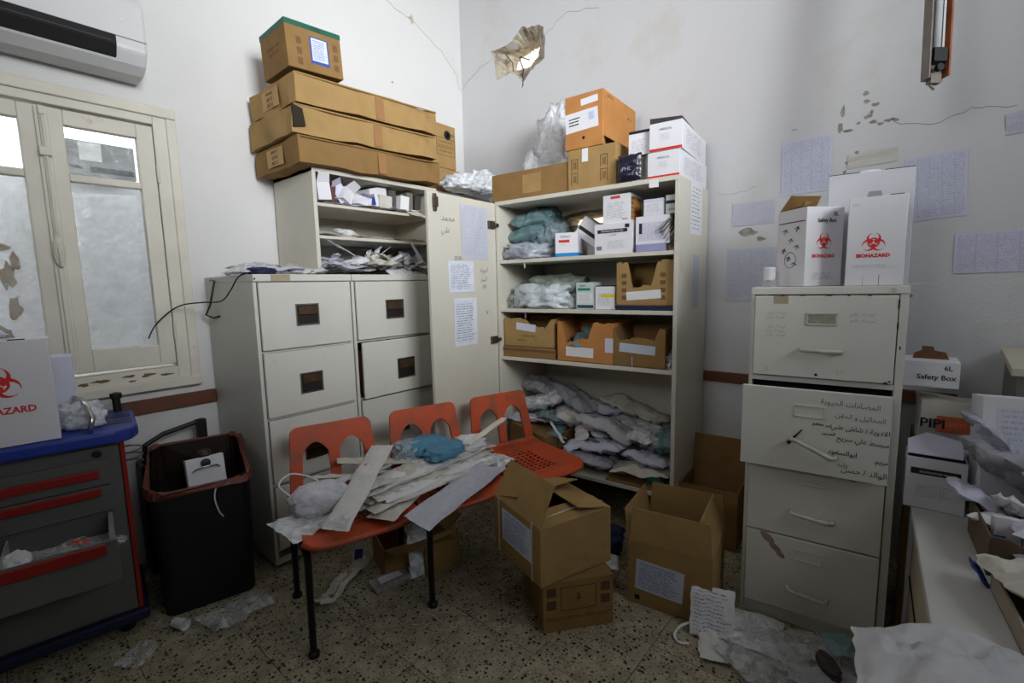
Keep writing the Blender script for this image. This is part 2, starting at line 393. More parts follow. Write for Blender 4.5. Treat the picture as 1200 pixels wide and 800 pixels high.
def pouch(name, label, cat, M, w, l, t, m, group=None, seed=1, n=18, bend=0, wav=.45, parent=None, back=None, rough_edge=0):
    """flat filled pouch or packet, lying in xy, seam all round, origin in the middle of its underside"""
    g = G(); sv = Vector((seed*3.7, seed*1.9, 0)); nv = max(4, int(n*l/w)) if l < 3*w else n*3
    def top(u, v, s):
        x = (u-.5)*w; y = (v-.5)*l
        e = (max(0, 1-abs(2*u-1)**4)*max(0, 1-abs(2*v-1)**5))**.6
        q = Vector((x, y, 0))*14+sv
        cr = (.5-1.6*abs(noise.noise(q*1.3+Vector((noise.noise(q*.8)*2, 0, 0)))))
        z = t*.5+s*t*.5*e + wav*.022*noise.noise(q*.6) + wav*.016*cr*(.3+e) + wav*.007*(.5-2*abs(noise.noise(q*4)))*e
        x += wav*.012*noise.noise(Vector((v*6, seed, 0))); y += wav*.012*noise.noise(Vector((u*6, seed, 5)))
        z += bend*((2*v-1)**2)
        z += rough_edge*noise.noise(Vector((x, y, 3))*9+sv)
        return (x, y, z)
    g.grid(lambda u, v: top(u, v, 1), n, nv)
    b = len(g.v); g.grid(lambda u, v: Vector(top(1-u, v, -1)), n, nv)
    # close the rim
    def idx(k, i, j): return (0 if k == 0 else b) + j*(n+1)+(i if k == 0 else n-i)
    for i in range(n):
        g.f.append([idx(0,i+1,0), idx(0,i,0), idx(1,i,0), idx(1,i+1,0)]); g.f.append([idx(0,i,nv), idx(0,i+1,nv), idx(1,i+1,nv), idx(1,i,nv)])
    for j in range(nv):
        g.f.append([idx(0,0,j), idx(0,0,j+1), idx(1,0,j+1), idx(1,0,j)]); g.f.append([idx(0,n,j+1), idx(0,n,j), idx(1,n,j), idx(1,n,j+1)])
    o = g.obj(name, m, parent, smooth=True)
    if parent is not None: o.matrix_local = M; return o
    o.matrix_world = M; return tag(o, label, cat, group)
def sheet(name, label, cat, M, w, l, m, group=None, curl=.0, bx=0, by=0, wav=.004, seed=1, n=10, parent=None, fold=0):
    """sheet of paper in xy; curl lifts corners, bx/by arch it"""
    g = G(); sv = Vector((seed*2.3, seed*4.1, 0))
    def f(u, v):
        x = (u-.5)*w; y = (v-.5)*l
        z = wav*noise.noise(Vector((x, y, 0))*11+sv)+curl*max(0, u+v-1.35)**2*3+bx*(1-(2*u-1)**2)+by*(1-(2*v-1)**2)+fold*abs(u-.5)
        return (x, y, z)
    g.grid(f, n, n); o = g.obj(name, m, parent, smooth=True, solid=.0008)
    if parent is not None: o.matrix_local = M; return o
    o.matrix_world = M; return tag(o, label, cat, group)
def cable(name, label, pts, r, m, cat='cable', n=6, sm=6):
    """smooth tube through points"""
    P = [Vector(p) for p in pts]; out = []
    for i in range(len(P)-1):
        p0 = P[max(i-1, 0)]; p1 = P[i]; p2 = P[i+1]; p3 = P[min(i+2, len(P)-1)]
        for k in range(sm):
            t = k/sm
            out.append(.5*((2*p1)+(p2-p0)*t+(2*p0-5*p1+4*p2-p3)*t*t+(3*p1-p0-3*p2+p3)*t**3))
    out.append(P[-1]); g = G().tube(out, r, n); o = g.obj(name, m, None, smooth=True)
    return tag(o, label, cat) if label else o

# ------------------------------------------------------------------ the room
H = 3.45; X0 = -3.95; Y0 = -4.35
# floor: a bed slab and single terrazzo tiles laid on it
fl = struct(G().box(X0-.1, .1, Y0-.1, .1, -.08, -.006).obj('floor', mat('grout', (70, 66, 58), .9)))
def terrazzo():
    m, N, L, P = new_mat('terrazzo'); tc = N.new('ShaderNodeTexCoord'); oi = N.new('ShaderNodeObjectInfo')
    ad = N.new('ShaderNodeVectorMath'); ad.operation = 'ADD'; sc = N.new('ShaderNodeVectorMath'); sc.operation = 'SCALE'; sc.inputs['Scale'].default_value = 37
    cx = N.new('ShaderNodeCombineXYZ'); L.new(oi.outputs['Random'], cx.inputs[0]); L.new(oi.outputs['Random'], cx.inputs[1]); L.new(cx.outputs[0], sc.inputs[0])
    L.new(tc.outputs['Object'], ad.inputs[0]); L.new(sc.outputs[0], ad.inputs[1])
    cur = None
    base = N.new('ShaderNodeTexNoise'); base.inputs['Scale'].default_value = 14; base.inputs['Detail'].default_value = 8; L.new(ad.outputs[0], base.inputs['Vector'])
    r = N.new('ShaderNodeValToRGB'); r.color_ramp.elements[0].position = .3; r.color_ramp.elements[1].position = .7
    r.color_ramp.elements[0].color = (*lin((134, 126, 104)), 1); r.color_ramp.elements[1].color = (*lin((174, 164, 140)), 1); L.new(base.outputs[0], r.inputs[0]); cur = r.outputs[0]
    for scale, thr, colr, rt in ((58, .35, (38, 33, 28), .38), (110, .34, (58, 50, 42), .45), (90, .26, (196, 186, 160), .35)):
        v = N.new('ShaderNodeTexVoronoi'); v.inputs['Scale'].default_value = scale; L.new(ad.outputs[0], v.inputs['Vector'])
        a = N.new('ShaderNodeMath'); a.operation = 'LESS_THAN'; a.inputs[1].default_value = thr; L.new(v.outputs['Distance'], a.inputs[0])
        sp = N.new('ShaderNodeSeparateXYZ'); L.new(v.outputs['Color'], sp.inputs[0]); b = N.new('ShaderNodeMath'); b.operation = 'LESS_THAN'; b.inputs[1].default_value = rt; L.new(sp.outputs[0], b.inputs[0])
        c = N.new('ShaderNodeMath'); c.operation = 'MULTIPLY'; L.new(a.outputs[0], c.inputs[0]); L.new(b.outputs[0], c.inputs[1])
        mx = N.new('ShaderNodeMix'); mx.data_type = 'RGBA'; L.new(c.outputs[0], mx.inputs[0]); L.new(cur, mx.inputs[6]); mx.inputs[7].default_value = (*lin(colr), 1); cur = mx.outputs[2]
    L.new(cur, P.inputs['Base Color']); P.inputs['Roughness'].default_value = .5; P.inputs['Specular IOR Level'].default_value = .3
    return m
TERR = terrazzo()
tile_me = G().box(-.1488, .1488, -.1488, .1488, -.006, 0).mesh('floor_tile', TERR)
nx, ny = int(-X0/.3)+1, int(-Y0/.3)+1
for i in range(nx):
    for j in range(ny):
        o = bpy.data.objects.new('floor_tile', tile_me); COL.objects.link(o); o.parent = fl; o.location = (-.15-.3*i, -.15-.3*j, 0)
struct(G().box(X0-.1, .3, Y0-.1, .3, H, H+.15).obj('ceiling', WALL))
# left wall with the window opening
WX0, WX1, WZ0, WZ1 = -2.80, -1.955, .885, 2.095
g = G(); g.box(X0-.2, WX0, 0, .22, 0, H); g.box(WX1, .25, 0, .22, 0, H); g.box(WX0, WX1, 0, .22, 0, WZ0); g.box(WX0, WX1, 0, .22, WZ1, H)
wl = struct(g.obj('wall_left', WALL))
# right wall with the blast hole near the corner and the gap behind the tall cabinet  (s = -y)
rnd = random.Random(4)
outer = [(.308,2.952),(.40,2.945),(.509,2.955),(.55,2.985),(.602,3.017),(.66,2.99),(.72,2.985),(.779,2.956),(.79,2.86),(.783,2.761),(.72,2.74),(.665,2.715),(.615,2.67),(.592,2.621),(.575,2.68),(.548,2.718),(.488,2.756),(.43,2.75),(.359,2.745),(.346,2.84)]
def subdiv(pl, jit, k=3):
    out = []
    for i in range(len(pl)):
        a = pl[i]; b = pl[(i+1) % len(pl)]
        for q in range(k):
            t = q/k; j = jit if q else 0
            out.append((a[0]+(b[0]-a[0])*t+rnd.uniform(-j, j), a[1]+(b[1]-a[1])*t+rnd.uniform(-j, j)))
    return out
outer = subdiv(outer, .007)
back = [(.86,1.655),(1.1,1.65),(1.36,1.66),(1.38,1.70),(1.30,1.735),(1.0,1.74),(.85,1.71)]
back = subdiv(back, .006)
MW = Matrix(((0,0,-1,0),(-1,0,0,0),(0,1,0,0),(0,0,0,1)))     # (s, z) plane -> world; its +z axis looks into the room (-x)
g = G(); g.poly([(0,0),(-Y0+.2,0),(-Y0+.2,H),(0,H)], [outer, back], .22, MW)
wr = struct(g.obj('wall_right', WALLR))
BRK = mat('broken_masonry', (184, 176, 160), .95, .25, 18, .8, 26, dirt=(120, 112, 100), dscale=14, dthr=.54)
def crater(loop, inner, name, depths=(.0, .05, .12, .2)):
    g = G(); n = len(loop); cx = sum(p[0] for p in inner)/len(inner); cz = sum(p[1] for p in inner)/len(inner)
    def inn(ang):
        # radius of the inner opening along an angle
        best = .02
        for i in range(len(inner)):
            a = inner[i]; b = inner[(i+1) % len(inner)]; dx, dz = cos(ang), sin(ang); ex, ez = b[0]-a[0], b[1]-a[1]
            den = dx*ez-dz*ex
            if abs(den) < 1e-9: continue
            t = ((a[0]-cx)*ez-(a[1]-cz)*ex)/den; u = ((a[0]-cx)*dz-(a[1]-cz)*dx)/den
            if t > 0 and 0 <= u <= 1: best = max(best, t)
        return best
    rings = []
    for k, dp in enumerate(depths):
        f = [0, .38, .8, 1][k]; b = len(g.v); rings.append(b)
        for s_, z_ in loop:
            ang = math.atan2(z_-cz, s_-cx); r0 = math.hypot(s_-cx, z_-cz); r1 = inn(ang); r = r0+(r1-r0)*f
            jj = 0 if k == 0 else .014
            g.v.append(Vector((dp+rnd.uniform(-jj, jj), -(cx+cos(ang)*r+rnd.uniform(-jj, jj)*.6), cz+sin(ang)*r+rnd.uniform(-jj, jj)*.6)))
    for q in range(len(rings)-1):
        for i in range(n): j = (i+1) % n; g.f.append([rings[q]+i, rings[q]+j, rings[q+1]+j, rings[q+1]+i])
    return g.obj(name, BRK, wr)
crater(outer, [(.37,2.85),(.45,2.82),(.56,2.83),(.63,2.89),(.61,2.965),(.50,2.955),(.41,2.92)], 'shell_hole')
crater(back, [(.90,1.675),(1.33,1.675),(1.34,1.72),(.92,1.725)], 'broken_gap')
for k, (pts, r) in enumerate(([[(.05, -.545, 2.86), (.02, -.56, 2.82), (.04, -.575, 2.76), (.01, -.585, 2.70)], .004], [[(.09, -.50, 2.88), (.05, -.555, 2.85), (.08, -.60, 2.83)], .004], [[(.02, -.43, 2.9), (.05, -.47, 2.84), (.03, -.49, 2.77)], .0035], [[(.10, -.66, 2.80), (.07, -.70, 2.86), (.09, -.74, 2.91)], .004])):
    G().tube(pts, r, 6).obj('reinforcing_bar', DKMET, wr)
for (s_, z_, r_) in ((-.01, 0, 0),):
    pass
# unseen back walls, greyed to cut bounce; one opening added for the lamp
WB = mat('back_wall_paint', (150, 146, 140), .8); struct(G().box(X0-.2, X0, Y0, .2, 0, H).obj('wall_back_left', WB))
g = G(); g.box(X0-.2, .3, Y0-.2, Y0, 0, 1.9); g.box(X0-.2, .3, Y0-.2, Y0, 3.1, H); g.box(X0-.2, -2.3, Y0-.2, Y0, 1.9, 3.1); g.box(-.7, .3, Y0-.2, Y0, 1.9, 3.1); struct(g.obj('wall_back_right', WB))
# rails and cracks
struct(G().box(-2.25, -1.855, -.022, 0, .722, .788).obj('trim_1', WOOD, bevel=.003))
struct(G().box(-.022, 0, -2.9, -1.80, .735, .79).obj('trim_2', WOOD, bevel=.003))
CRK = mat('crack_shadow_line', (158, 156, 152), .9)
CHIP = mat('exposed_plaster', (146, 144, 134), .95, .3, 30, .5, 50)
def crack(pts, wall, parent, r=.0016, seed=1):
    rr = random.Random(seed); out = []
    for i in range(len(pts)-1):
        a, b = pts[i], pts[i+1]
        for k in range(5):
            t = k/5; out.append((a[0]+(b[0]-a[0])*t+rr.uniform(-.008, .008), a[1]+(b[1]-a[1])*t+rr.uniform(-.008, .008)))
    out.append(pts[-1])
    P = [(-.0005, -s, z) if wall == 'r' else (s, -.0005, z) for s, z in out]
    G().tube(P, r, 4).obj('crack', CRK, parent)
crack([(.79, 2.9), (.95, 2.98), (1.19, 2.92)], 'r', wr, seed=3); crack([(0.01, 2.78), (.12, 2.84), (.33, 2.9)], 'r', wr, seed=4)
crack([(-.85, 3.2), (-.60, 3.12), (-.43, 3.09), (-.2, 2.98), (-.05, 2.86), (-.01, 2.75)], 'l', wl, seed=5)
crack([(2.62, 1.94), (2.75, 1.90), (2.86, 1.94), (2.99, 1.92)], 'r', wr, seed=6, r=.0013)
crack([(1.9, 1.74), (2.0, 1.73), (2.1, 1.75)], 'r', wr, seed=8, r=.001)
def chip(s, z, w, h, wall, parent, seed, m=None, name='paint_chip'):
    rr = random.Random(seed); n = 11
    pts = [((w/2)*(rr.uniform(.35, 1))*cos(2*pi*k/n), (h/2)*(rr.uniform(.35, 1))*sin(2*pi*k/n)) for k in range(n)]
    M = (Matrix.Translation((-.0012, -s, z)) @ MW.to_3x3().to_4x4()) if wall == 'r' else (Matrix.Translation((s, -.0012, z)) @ Matrix.Rotation(pi/2, 4, 'X'))
    G().poly(pts, [], .0012, M).obj(name, m or CHIP, parent)
for k, (s, z, w, h) in enumerate([(2.44, 2.03, .02, .07), (2.435, 1.96, .03, .06), (2.46, 1.94, .05, .025), (2.52, 2.085, .03, .03), (2.525, 2.05, .03, .025), (2.56, 2.03, .05, .02), (2.53, 1.985, .04, .03), (2.555, 1.96, .045, .02), (2.58, 1.945, .03, .02), (2.61, 1.955, .05, .02), (2.63, 1.95, .04, .018), (2.50, 1.965, .02, .02), (2.47, 1.80, .03, .02), (2.50, 1.84, .02, .02), (2.46, 1.76, .02, .02), (2.545, 2.0, .02, .03), (2.70, 1.16, .03, .03), (1.63, 2.83, .012, .01), (2.25, 1.99, .03, .01), (2.06, 1.525, .13, .06), (2.12, 1.49, .06, .04), (2.72, 1.20, .05, .02)]): chip(s, z, w, h, 'r', wr, 50+k)
chip(-.455, 3.10, .055, .075, 'l', wl, 3, BRK); chip(-.64, 2.64, .03, .015, 'l', wl, 4); chip(-1.31, 2.73, .02, .02, 'l', wl, 5)
# the ground and the neighbouring wall seen through the openings
struct(G().box(-12, 14, -12, 14, -.6, -.5).obj('ground_outside', mat('outside_ground', (150, 140, 120), .95)))
struct(G().box(2.6, 2.8, -9, 6, -.5, 5.5).obj('wall_neighbour', mat('tan_render', (208, 190, 164), .9, .1, 3)))
yw = G().box(-5, .2, .62, .78, -.5, 1.86).obj('wall_yard', mat('yard_plaster', (214, 216, 220), .85, .06, 3, dirt=(120, 108, 88), dscale=5, dthr=.66)); struct(yw)
for k, (x, z, w, h) in enumerate([(-2.52, 1.52, .10, .05), (-2.50, 1.38, .07, .17), (-2.49, 1.22, .06, .16), (-2.55, 1.10, .12, .10), (-2.47, 1.45, .05, .12)]):
    rr = random.Random(k); n = 12; pts = [((w/2)*rr.uniform(.5, 1)*cos(2*pi*q/n), (h/2)*rr.uniform(.5, 1)*sin(2*pi*q/n)) for q in range(n)]
    G().poly(pts, [], .004, Matrix.Translation((x, .616, z)) @ Matrix.Rotation(pi/2, 4, 'X')).obj('bare_render_patch', mat('bare_render', (122, 106, 84), .95, .3, 20, .5, 30), yw)

# ------------------------------------------------------------------ window
win = bpy.data.objects.new('window_1', None); COL.objects.link(win); win['kind'] = 'structure'
g = G(); y0, y1 = -.03, .10; f = .055
g.box(WX0-.02, WX0+f, y0, y1, WZ0-.02, WZ1+.01); g.box(WX1-f, WX1+.01, y0, y1, WZ0-.02, WZ1+.01); g.box(WX0+f, WX1-f, y0, y1, WZ1-.045, WZ1+.01); g.box(WX0+f, WX1-f, y0, y1, WZ0-.02, WZ0+.045)
g.obj('window_frame', CREAM, win, bevel=.004)
g = G(); g.box(WX0-.05, WX1+.035, -.045, 0, WZ1-.01, WZ1+.035); g.box(WX1-.005, WX1+.035, -.04, 0, WZ0-.05, WZ1-.01); g.box(WX0-.05, WX0+.0, -.04, 0, WZ0-.05, WZ1-.01)
g.obj('casing', CREAM, win, bevel=.005)
G().box(WX0-.05, WX1+.038, -.05, 0, WZ0-.055, WZ0-.01).obj('window_sill', CREAM, win, bevel=.006)
PEEL = mat('bare_wood_peeling', (118, 92, 66), .9, .3, 30)
for k, (x, z, w, h) in enumerate([(-2.30, WZ0+.018, .10, .02), (-2.20, WZ0+.024, .06, .018), (-2.13, WZ0+.02, .08, .022), (-2.06, WZ0+.012, .09, .014), (-2.36, WZ0+.012, .05, .022), (-2.19, WZ0+.0, .05, .012)]):
    rr = random.Random(k+9); n = 12; pts = [((w/2)*rr.uniform(.4, 1)*cos(2*pi*q/n), (h/2)*rr.uniform(.4, 1)*sin(2*pi*q/n)) for q in range(n)]
    G().poly(pts, [], .001, Matrix.Translation((x, -.0308, z)) @ Matrix.Rotation(pi/2, 4, 'X')).obj('peeled_patch', PEEL, win)
def sash(x0, x1, parent):
    g = G(); z0, z1 = .945, 2.04; ya, yb = -.022, .02; st = .062
    g.box(x0, x0+st, ya, yb, z0, z1); g.box(x1-st, x1, ya, yb, z0, z1); g.box(x0+st, x1-st, ya, yb, z1-.06, z1); g.box(x0+st, x1-st, ya, yb, z0, z0+.095); g.box(x0+st, x1-st, ya, yb, 1.755, 1.785)
    s = g.obj('sash', CREAM, parent, bevel=.004)
    G().box(x0+st, x1-st, -.002, .002, 1.785, z1-.06).obj('pane', GLASS, s); G().box(x0+st, x1-st, -.002, .002, z0+.095, 1.755).obj('pane', GLASS, s)
    return s
sl = sash(-2.745, -2.387, win); sr = sash(-2.378, -2.012, win)
g = G(); g.box(-2.402, -2.362, -.036, -.02, .95, 2.035); g.box(-2.391, -2.373, -.046, -.034, .95, 2.035); g.obj('meeting_rail', CREAM, win, bevel=.004)
g = G(); g.lathe([(.0, 0), (.017, .002), (.02, .01), (.012, .018), (0, .02)], 16)
h = g.obj('latch_plate', CREAM, win); h.matrix_local = Matrix.Translation((-2.382, -.046, 1.46)) @ Matrix.Rotation(pi/2, 4, 'X') @ Matrix.Diagonal((1, 3, 1, 1))
G().tube([(-2.382, -.062, 1.49), (-2.382, -.075, 1.46), (-2.380, -.066, 1.40)], .006, 8).obj('window_handle', CREAM, win)
g = G(); g.tube([(-2.382, -.05, 1.53), (-2.382, -.05, 2.0)], .004, 6); g.box(-2.39, -2.374, -.056, -.045, 2.0, 2.03); g.obj('bolt_rod', CREAM, win)
G().box(-2.402, -2.365, -.06, -.045, 1.84, 1.875).obj('bolt_keeper', CREAM, win, bevel=.003)
for z in (1.83, 1.10): G().tube([(-2.008, -.034, z-.04), (-2.008, -.034, z+.04)], .007, 8).obj('hinge', CREAM, win)
# boards fixed outside the lower lights, a sheet seen through the right-hand light, the appliance outside
t = G(); t.hexa([(-2.325,.05,1.04),(-2.125,.05,1.04),(-2.125,.06,1.04),(-2.325,.06,1.04),(-2.325,.05,1.70),(-2.08,.05,1.735),(-2.08,.06,1.735),(-2.325,.06,1.72)])
tag(t.obj('white_sheet_board', mat('sheet_board', (226, 229, 232), .7, .07, 6, dirt=(170, 160, 140), dscale=4, dthr=.6)), 'white board standing outside behind the lower right window pane', 'board')
o = thing('outdoor_unit', 'grey appliance with a paper stuck on it seen through the upper right window pane', 'appliance', TR(-2.13, .50, 1.86))
G().box(-.22, .13, -.12, .2, 0, .165).obj('casing', mat('unit_grey', (128, 130, 132), .6), o, bevel=.005)
G().box(-.20, -.08, -.124, -.12, .03, .045).obj('grille_slot', BLACK, o); G().box(-.05, .12, -.124, -.12, .02, .045).obj('grille_slot', BLACK, o)
patch('note', .085, .085, PAPER, o, on_front(-.045, -.121, .115))

# ------------------------------------------------------------------ air conditioner
ac = thing('air_conditioner', 'white wall-mounted air conditioner above the window', 'air conditioner', TR(-2.045, 0, 2.205))
prof = [(0, .01), (-.06, .0), (-.13, .005), (-.18, .03), (-.215, .075), (-.215, .26), (-.19, .30), (0, .30)]
def acbody(x0, x1, pr, nm, m, bev=.004):
    g = G(); n = len(pr); g.v += [Vector((x0, y, z)) for y, z in pr]+[Vector((x1, y, z)) for y, z in pr]
    g.f.append(list(range(n))); g.f.append([n+i for i in reversed(range(n))])
    for i in range(n): j = (i+1) % n; g.f.append([j, i, n+i, n+j])
    return g.obj(nm, m, ac, bevel=bev)
ACW = mat('appliance_white', (208, 209, 210), .35, .02)
acbody(-.9, 0, prof, 'body', ACW, .012)
G().hexa([(-.85,-.200,.040),(-.105,-.200,.040),(-.105,-.14,.03),(-.85,-.14,.03),(-.85,-.2225,.078),(-.105,-.2225,.078),(-.105,-.15,.078),(-.85,-.15,.078)]).hexa([(-.85,-.2225,.0781),(-.105,-.2225,.0781),(-.105,-.14,.0781),(-.85,-.14,.0781),(-.85,-.2225,.114),(-.105,-.2225,.114),(-.105,-.15,.114),(-.85,-.15,.114)]).obj('air_slot', BLACK, ac)
G().hexa([(-.85,-.226,.084),(-.12,-.226,.084),(-.12,-.222,.084),(-.85,-.222,.084),(-.85,-.226,.089),(-.12,-.226,.089),(-.12,-.222,.089),(-.85,-.222,.089)]).obj('louver', mat('louver_grey', (34, 34, 36), .5), ac)
G().box(-.9, -.002, -.2165, -.2145, .114, .118).obj('panel_seam', mat('seam_grey', (120, 120, 122), .6), ac)
G().box(-.085, -.079, -.2175, -.215, .175, .187).obj('indicator_light', WHITE, ac)
# ------------------------------------------------------------------ hanging lamp
lt = thing('tube_light_fixture', 'unlit fluorescent tube fitting dangling upright at the top right', 'light', TR(-.42, -2.738, 1.95, R(-50), R(-4), R(2)))
TIN = mat('lamp_housing', (120, 112, 104), .5, .15, 20, metal=.2); RUST = mat('rusty_edge', (150, 84, 52), .7, .3, 20)
g = G(); g.box(-.033, .033, -.004, .004, 0, 1.2); g.box(-.036, -.030, -.03, .004, 0, 1.2); g.obj('housing', TIN, lt, bevel=.001)
G().box(.030, .036, -.03, .004, 0.01, 1.2).obj('housing_edge', RUST, lt)
G().tube([(-.008, -.022, .10), (-.008, -.022, 1.18)], .011, 12).obj('fluorescent_tube', mat('tube_white', (205, 208, 210), .25), lt, smooth=True)
G().box(.012, .02, -.02, -.004, .1, 1.2).obj('inner_rib', mat('rib_white', (190, 190, 188), .5), lt)
g = G(); g.box(-.022, .022, -.032, -.004, .055, .10); g.tube([(0, -.034, .035), (0, -.02, .035)], .012, 10); g.obj('lamp_holder', BLKP, lt)
G().tube([(0, 0, 1.2), (0, 0, 1.52)], .003, 6).obj('hanging_wire', BLKP, lt)
g = G(); g.box(-.02, .016, -.02, 0, -.012, .02); g.tube([(-.01, -.01, 0), (-.015, -.012, -.02), (0, -.01, -.03)], .004, 6); g.obj('end_bracket', TIN, lt)
# ------------------------------------------------------------------ grey-white filing cabinets on the left
def recess_handle(parent, x, z, w, h, y=-.0005):
    f = G().box(x-w/2, x+w/2, y-.003, y+.002, z-h/2, z+h/2).obj('recessed_pull', mat('pull_well', (30, 26, 24), .6), parent)
    G().box(x-w/2+.006, x+w/2-.006, y-.012, y-.003, z+.0, z+h/2-.006).obj('pull_lip', mat('pull_bronze', (96, 74, 56), .4, .3, 30, metal=.6), f, bevel=.002)
    g = G(); t = .006; g.box(x-w/2-t, x+w/2+t, y-.004, y, z-h/2-t, z-h/2); g.box(x-w/2-t, x+w/2+t, y-.004, y, z+h/2, z+h/2+t); g.box(x-w/2-t, x-w/2, y-.004, y, z-h/2, z+h/2); g.box(x+w/2, x+w/2+t, y-.004, y, z-h/2, z+h/2)
    g.obj('pull_frame', CHROME, f)
def filing_left(label, s0, w, cuts, opens, handles, group):
    t = thing('filing_cabinet', label, 'filing cabinet', AF.M(s0, 0, 0), group); D = .56; HH = 1.355
    g = G(); g.box(0, .016, 0.002, D, .04, HH-.03); g.box(w-.016, w, .002, D, .04, HH-.03); g.box(.016, w-.016, D-.01, D, .04, HH-.03); g.box(0, w, .002, D, .02, .05)
    for c in cuts: g.box(.016, w-.016, .004, .06, c-.008, c+.004)
    g.obj('carcass', ENAM, t, bevel=.002)
    G().box(-.002, w+.002, -.012, D, HH-.032, HH).obj('top', ENAM, t, bevel=.004)
    G().box(.03, w-.03, .05, D-.05, 0, .02).obj('plinth', BLKM, t)
    for k in range(4):
        z1 = cuts[k]-.007; z0 = cuts[k+1]+.006; pull = opens[k]
        dr = G().box(.016, w-.016, -.016-pull, -.001-pull, z0, z1).obj('drawer', ENAM, t, bevel=.003)
        if pull:
            g = G(); g.box(.03, .036, -pull, .4, z0+.02, z1-.05); g.box(w-.036, w-.03, -pull, .4, z0+.02, z1-.05); g.box(.03, w-.03, -pull, .4, z0+.02, z0+.026); g.obj('drawer_tray', mat('tray_brown', (96, 56, 44), .6), dr)
        hx, hz, hw, hh = handles[k]
        recess_handle(dr, hx, hz, hw, hh, -.0165-pull)
    return t
c = [1.325, 1.014, .709, .402, .09]
f1 = filing_left('white four-drawer steel filing cabinet nearest the window, all drawers shut', 0, .465, c, [0, 0, 0, 0], [(.225, 1.17, .10, .088), (.222, .85, .10, .085), (.222, .53, .10, .085), (.222, .23, .10, .085)], None)
f2 = filing_left('white four-drawer steel filing cabinet beside the open cupboard door, second drawer ajar', .472, .505, c, [0, .03, 0, 0], [(.245, 1.17, .105, .09), (.28, .845, .105, .1), (.25, .53, .10, .085), (.25, .23, .10, .085)], None)
patch('old_tape', .085, .028, mat('old_masking_tape', (170, 158, 132), .8), f1, on_front(.115, -.0125, 1.339), .0006)
G().tube([(.004, -.0125, 1.335), (.004, -.014, 1.335)], .004, 8).obj('rivet', BLACK, f1)
g = G(); g.tube([(-.003, .48, 1.34), (-.012, .40, 1.335), (-.02, .46, 1.22), (-.03, .50, 1.17), (-.012, .45, 1.155), (-.004, .40, 1.165)], .005, 6); g.obj('side_bracket', DKMET, f1, smooth=True)
# ------------------------------------------------------------------ shallow open cupboard on top of them
UC = Frame(-1.479, -.44, 0); UW, UD, UZ0, UZ1 = .80, .425, 1.358, 1.885
uc = thing('open_wall_cupboard', 'cream open-fronted shelf cupboard standing on the filing cabinets under the long cartons', 'cupboard', UC.M(0, 0, 0))
g = G(); g.box(0, .02, 0, UD, UZ0, UZ1); g.box(UW-.02, UW, 0, UD, UZ0, UZ1); g.box(.02, UW-.02, UD-.012, UD, UZ0, UZ1); g.obj('carcass', SHELFW, uc, bevel=.002)
G().box(0, UW, -.002, UD, UZ1-.022, UZ1).obj('top', SHELFW, uc, bevel=.002)
for z in (1.555, 1.716): G().box(.02, UW-.02, .005, UD-.012, z-.016, z).obj('shelf', SHELFW, uc, bevel=.002)
# ------------------------------------------------------------------ tall open cupboard on the right wall
TW, TD, TT = 1.057, .50, 1.763
tc_ = thing('tall_cupboard', 'tall cream cupboard with four shelves against the right wall, its left door swung open', 'cupboard', TF.M(0, 0, 0))
for xx in (0, TW-.02): G().box(xx, xx+.02, 0, TD, 0, TT-.02).obj('side_panel', SHELFW, tc_, bevel=.0015)
G().box(0, TW, -.003, TD, TT-.022, TT).obj('top', SHELFW, tc_, bevel=.002)
G().box(.02, TW-.02, TD-.008, TD, 0, 1.65).obj('back_panel', SHELFW, tc_)
for z in (1.429, 1.147, .862, .239): G().box(.02, TW-.02, .004, TD-.008, z-.02, z).obj('shelf', SHELFW, tc_, bevel=.002)
G().box(.02, TW-.02, .03, .05, 0, .0).obj('kick', SHELFW, tc_) if False else None
dw = .54
dr = G().box(-.018, 0, -dw, -.002, .20, 1.755).obj('door', SHELFW, tc_, bevel=.002)
HG = mat('hinge_steel', (92, 84, 74), .4, .3, 40, metal=.7)
for z in (1.63, .965):
    g = G(); g.box(.0, .014, -.075, -.02, z-.022, z+.022); g.box(.004, .024, -.03, .005, z-.010, z+.010); g.obj('hinge', HG, dr, bevel=.003)
g = G(); g.box(0, .012, -.505, -.485, 1.66, 1.745); g.box(.010, .016, -.512, -.478, 1.68, 1.73); g.obj('door_lock', HG, dr, bevel=.002)
for z in (.55,): pass
